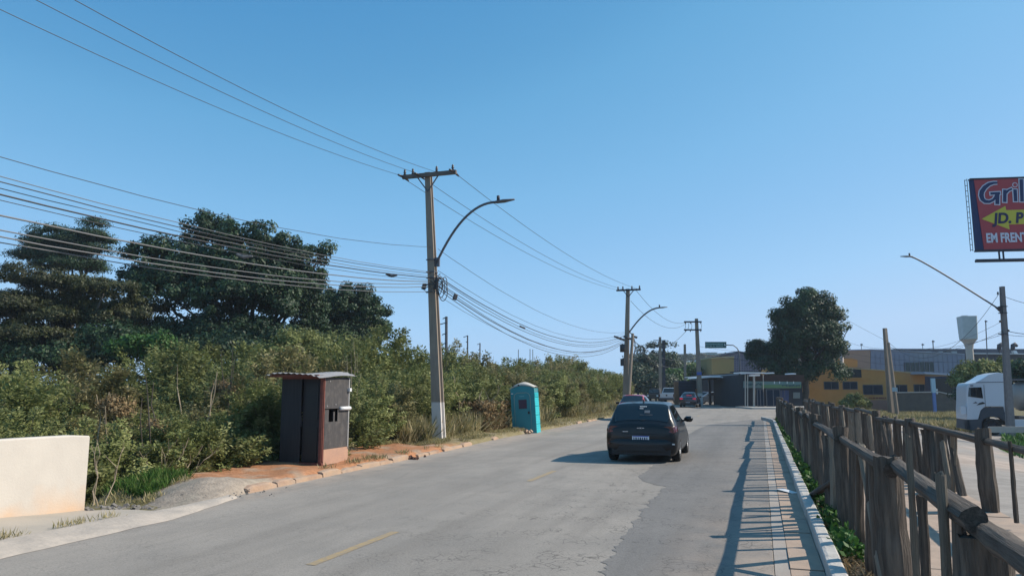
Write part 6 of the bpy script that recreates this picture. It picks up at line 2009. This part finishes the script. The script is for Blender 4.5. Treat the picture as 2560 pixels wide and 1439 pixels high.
# script G drawn as a band
def band(pts, wd, y, th, name, matl, parent):
    mb = MB(); L_ = []; R_ = []
    P_ = [Vector((x, 0, z)) for x, z in pts]
    for i, p in enumerate(P_):
        d = (P_[min(i + 1, len(P_) - 1)] - P_[max(i - 1, 0)]).normalized(); n = Vector((-d.z, 0, d.x))
        w_ = wd[i] if isinstance(wd, (list, tuple)) else wd
        L_.append(p + n * w_ / 2); R_.append(p - n * w_ / 2)
    for i in range(len(P_) - 1):
        mb.prism([Vector((q.x, y, q.z)) for q in (L_[i], L_[i + 1], R_[i + 1], R_[i])], (0, th, 0))
    return mb.build(name, matl, parent)


sx0 = lambda u: (u - 2434 - 8 * (628 - 530) / 190) * k      # horizontal measure on the board
pz = lambda v: (626 - v) * k
G = [(2503, 452), (2494, 452), (2483, 455), (2472, 463), (2464, 474), (2462, 484), (2464, 494), (2470, 500), (2480, 501), (2489, 497), (2495, 490), (2499, 481)]
Gx = [((u - 2440) * k + .02, pz(v)) for u, v in G]
wd = [5, 6, 8, 10, 11, 11, 10, 9, 7, 6, 6, 6]
def outline(w_off): return [(q + w_off) * k for q in wd]
put = []
for (nm, ex, yy, mm) in (('letter_outline', 5, -.045, m_bw), ('letter', 0, -.06, m_navy)):
    band(Gx, outline(ex), yy, .012, nm, mm, bbd)
    bar = [((u - 2440) * k, pz(v)) for u, v in ((2485, 480), (2508, 479))]
    e_ = ex / 2 * k
    band([(bar[0][0] - e_, bar[0][1]), (bar[1][0] + e_, bar[1][1])], (6 + ex) * k, yy - .002, .012, nm, mm, bbd)
    band([(x, z) for x, z in (((2502 - 2440) * k, pz(478) + e_), ((2499 - 2440) * k, pz(508) - e_))], (9 + ex) * k, yy - .004, .012, nm, mm, bbd)
    for (pts, w_) in (([(2520, 471), (2517, 503)], 8), ([(2519, 483), (2528, 473), (2537, 469)], 5), ([(2544, 471), (2543, 502)], 8), ([(2561, 445), (2558, 503)], 8), ([(2575, 445), (2572, 503)], 8)):
        q = [((u - 2440) * k, pz(v)) for u, v in pts]
        if ex:
            d0 = (Vector(q[0]) - Vector(q[1])).normalized() * e_; d1 = (Vector(q[-1]) - Vector(q[-2])).normalized() * e_
            q = [tuple(Vector(q[0]) + d0)] + q[1:-1] + [tuple(Vector(q[-1]) + d1)]
        band(q, (w_ + ex) * k, yy - .006 - .001 * len(pts), .012, nm, mm, bbd)
    c_ = ((2545 - 2440) * k, pz(459))
    MB().lathe([(0, 0), ((6.5 if ex else 4.5) * k, 0), ((6.5 if ex else 4.5) * k, .012), (0, .012)], 14, 'Y', c=(c_[0], yy - .01, c_[1])).build(nm, mm if ex else m_bred, bbd)
ar = [(2463, 545), (2522, 513), (2523, 524), (2660, 524), (2660, 561), (2526, 561), (2527, 574)]
MB().prism([((u - 2444) * k, -.045, pz(v)) for u, v in ar], (0, .012, 0)).build('arrow', m_byl, bbd)
put_text('letters', 'JD. P', 37 * k, (2491 - 2444) * k, pz(557), -.05, mat('lettering_purple', (.03, .025, .07), rough=.7), bbd, .15, .028, .92)
put_text('letters', 'EM FRENTE', 33 * k, (2469 - 2444) * k, pz(606), -.05, m_bw, bbd, 0, .022, .66)
for (x0, y0, z0) in ((-.25, -.5, -.58), (.3, .7, -.42)): MB().bb((x0, y0, z0 - .08), (W_, y0 + .16, z0 + .04)).build('support_beam', m_dsteel, bbd)
for x in (1.15, 1.35): MB().bb((x, .1, -.6), (x + .06, .18, -.03)).build('strut', m_dsteel, bbd)
for x in (5.2,): MB().tube([(x, .3, -.6), (x, .3, -BO.z - 1.5)], .3, 14).build('column', m_dsteel, bbd)

# ------------------------------------------------------------------ distant town on the rise
rg = random.Random(77)
cols = [mat('far_white', (.4, .42, .44), rough=.9), mat('far_teal', (.16, .3, .3), rough=.9), mat('far_brick', (.3, .2, .16), rough=.9), mat('far_grey', (.22, .23, .26), rough=.9)]
names = ['white', 'teal', 'brick coloured', 'grey']
for k, (u, v0, v1, w_, c_) in enumerate(((1780, 882, 892, 24, 1), (1808, 884, 895, 18, 1), (1762, 883, 892, 16, 3), (1722, 885, 893, 14, 0), (1705, 886, 894, 10, 3), (1600, 886, 896, 16, 0), (1617, 889, 897, 10, 2), (1690, 889, 897, 8, 0), (1738, 887, 895, 9, 2), (1750, 890, 898, 8, 0), (1826, 890, 898, 9, 3))):
    Y = 520 + (k * 37) % 60
    a, b = at(u - w_ / 2, v1 + 8, Y), at(u + w_ / 2, v0, Y)
    t = thing('distant_building', '%s hazy block on the far rise, %s' % (names[c_], ('widest, right of the third pole', 'next to the widest', 'just right of the third pole', 'left of the third pole', 'further left, small', 'far left between poles', 'small, beside the far left one', 'tiny, above the trees', 'low, behind the third pole', 'small, behind the third pole', 'left of the lilac roof')[k]), 'building', (a.x, Y, a.z))
    MB().bb((0, 0, 0), (b.x - a.x, 12, b.z - a.z)).build('wall', cols[c_], t)
    MB().bb((-.4, -.4, b.z - a.z), (b.x - a.x + .4, 12.4, b.z - a.z + .5)).build('roof', cols[3], t)
    if w_ > 12:
        for r_ in range(2):
            MB().bb((1, -.1, (b.z - a.z) - 1.8 - r_ * 1.6), (b.x - a.x - 1, .05, (b.z - a.z) - 1.1 - r_ * 1.6)).build('window', m_winb, t)
rng = np.random.default_rng(9)
lobes = []
for k in range(46):
    Y = rng.uniform(350, 520); u = rng.uniform(1570, 2000); v = rng.uniform(893, 899)
    p = at(u, v, Y); lobes.append((p.x, p.y, p.z, rng.uniform(4, 8), rng.uniform(4, 8), rng.uniform(1.5, 3.2)))
me = crown_mesh('distant_woods', lobes, 420, 2.0, 40, 1.2, l_far, rng, .7, 1.6)
stuff('distant_woods', 'dark blue green belt of woods below the far town', 'woods', me)

# ------------------------------------------------------------------ the air: thin haze over the whole place
hz = MB().bb((-700, -60, -3.5), (700, 900, 48)).build('haze', bpy.data.materials.new('haze_air'))
hm = bpy.data.materials['haze_air']; hm.use_nodes = True
hn = hm.node_tree
hn.nodes.remove(hn.nodes['Principled BSDF'])
pv = hn.nodes.new('ShaderNodeVolumePrincipled'); pv.inputs['Density'].default_value = .00035; pv.inputs['Color'].default_value = (.75, .87, 1, 1)
hn.links.new(pv.outputs[0], hn.nodes['Material Output'].inputs['Volume'])
hz['kind'] = 'stuff'; hz['label'] = 'thin blue haze over the far town'; hz['category'] = 'haze'
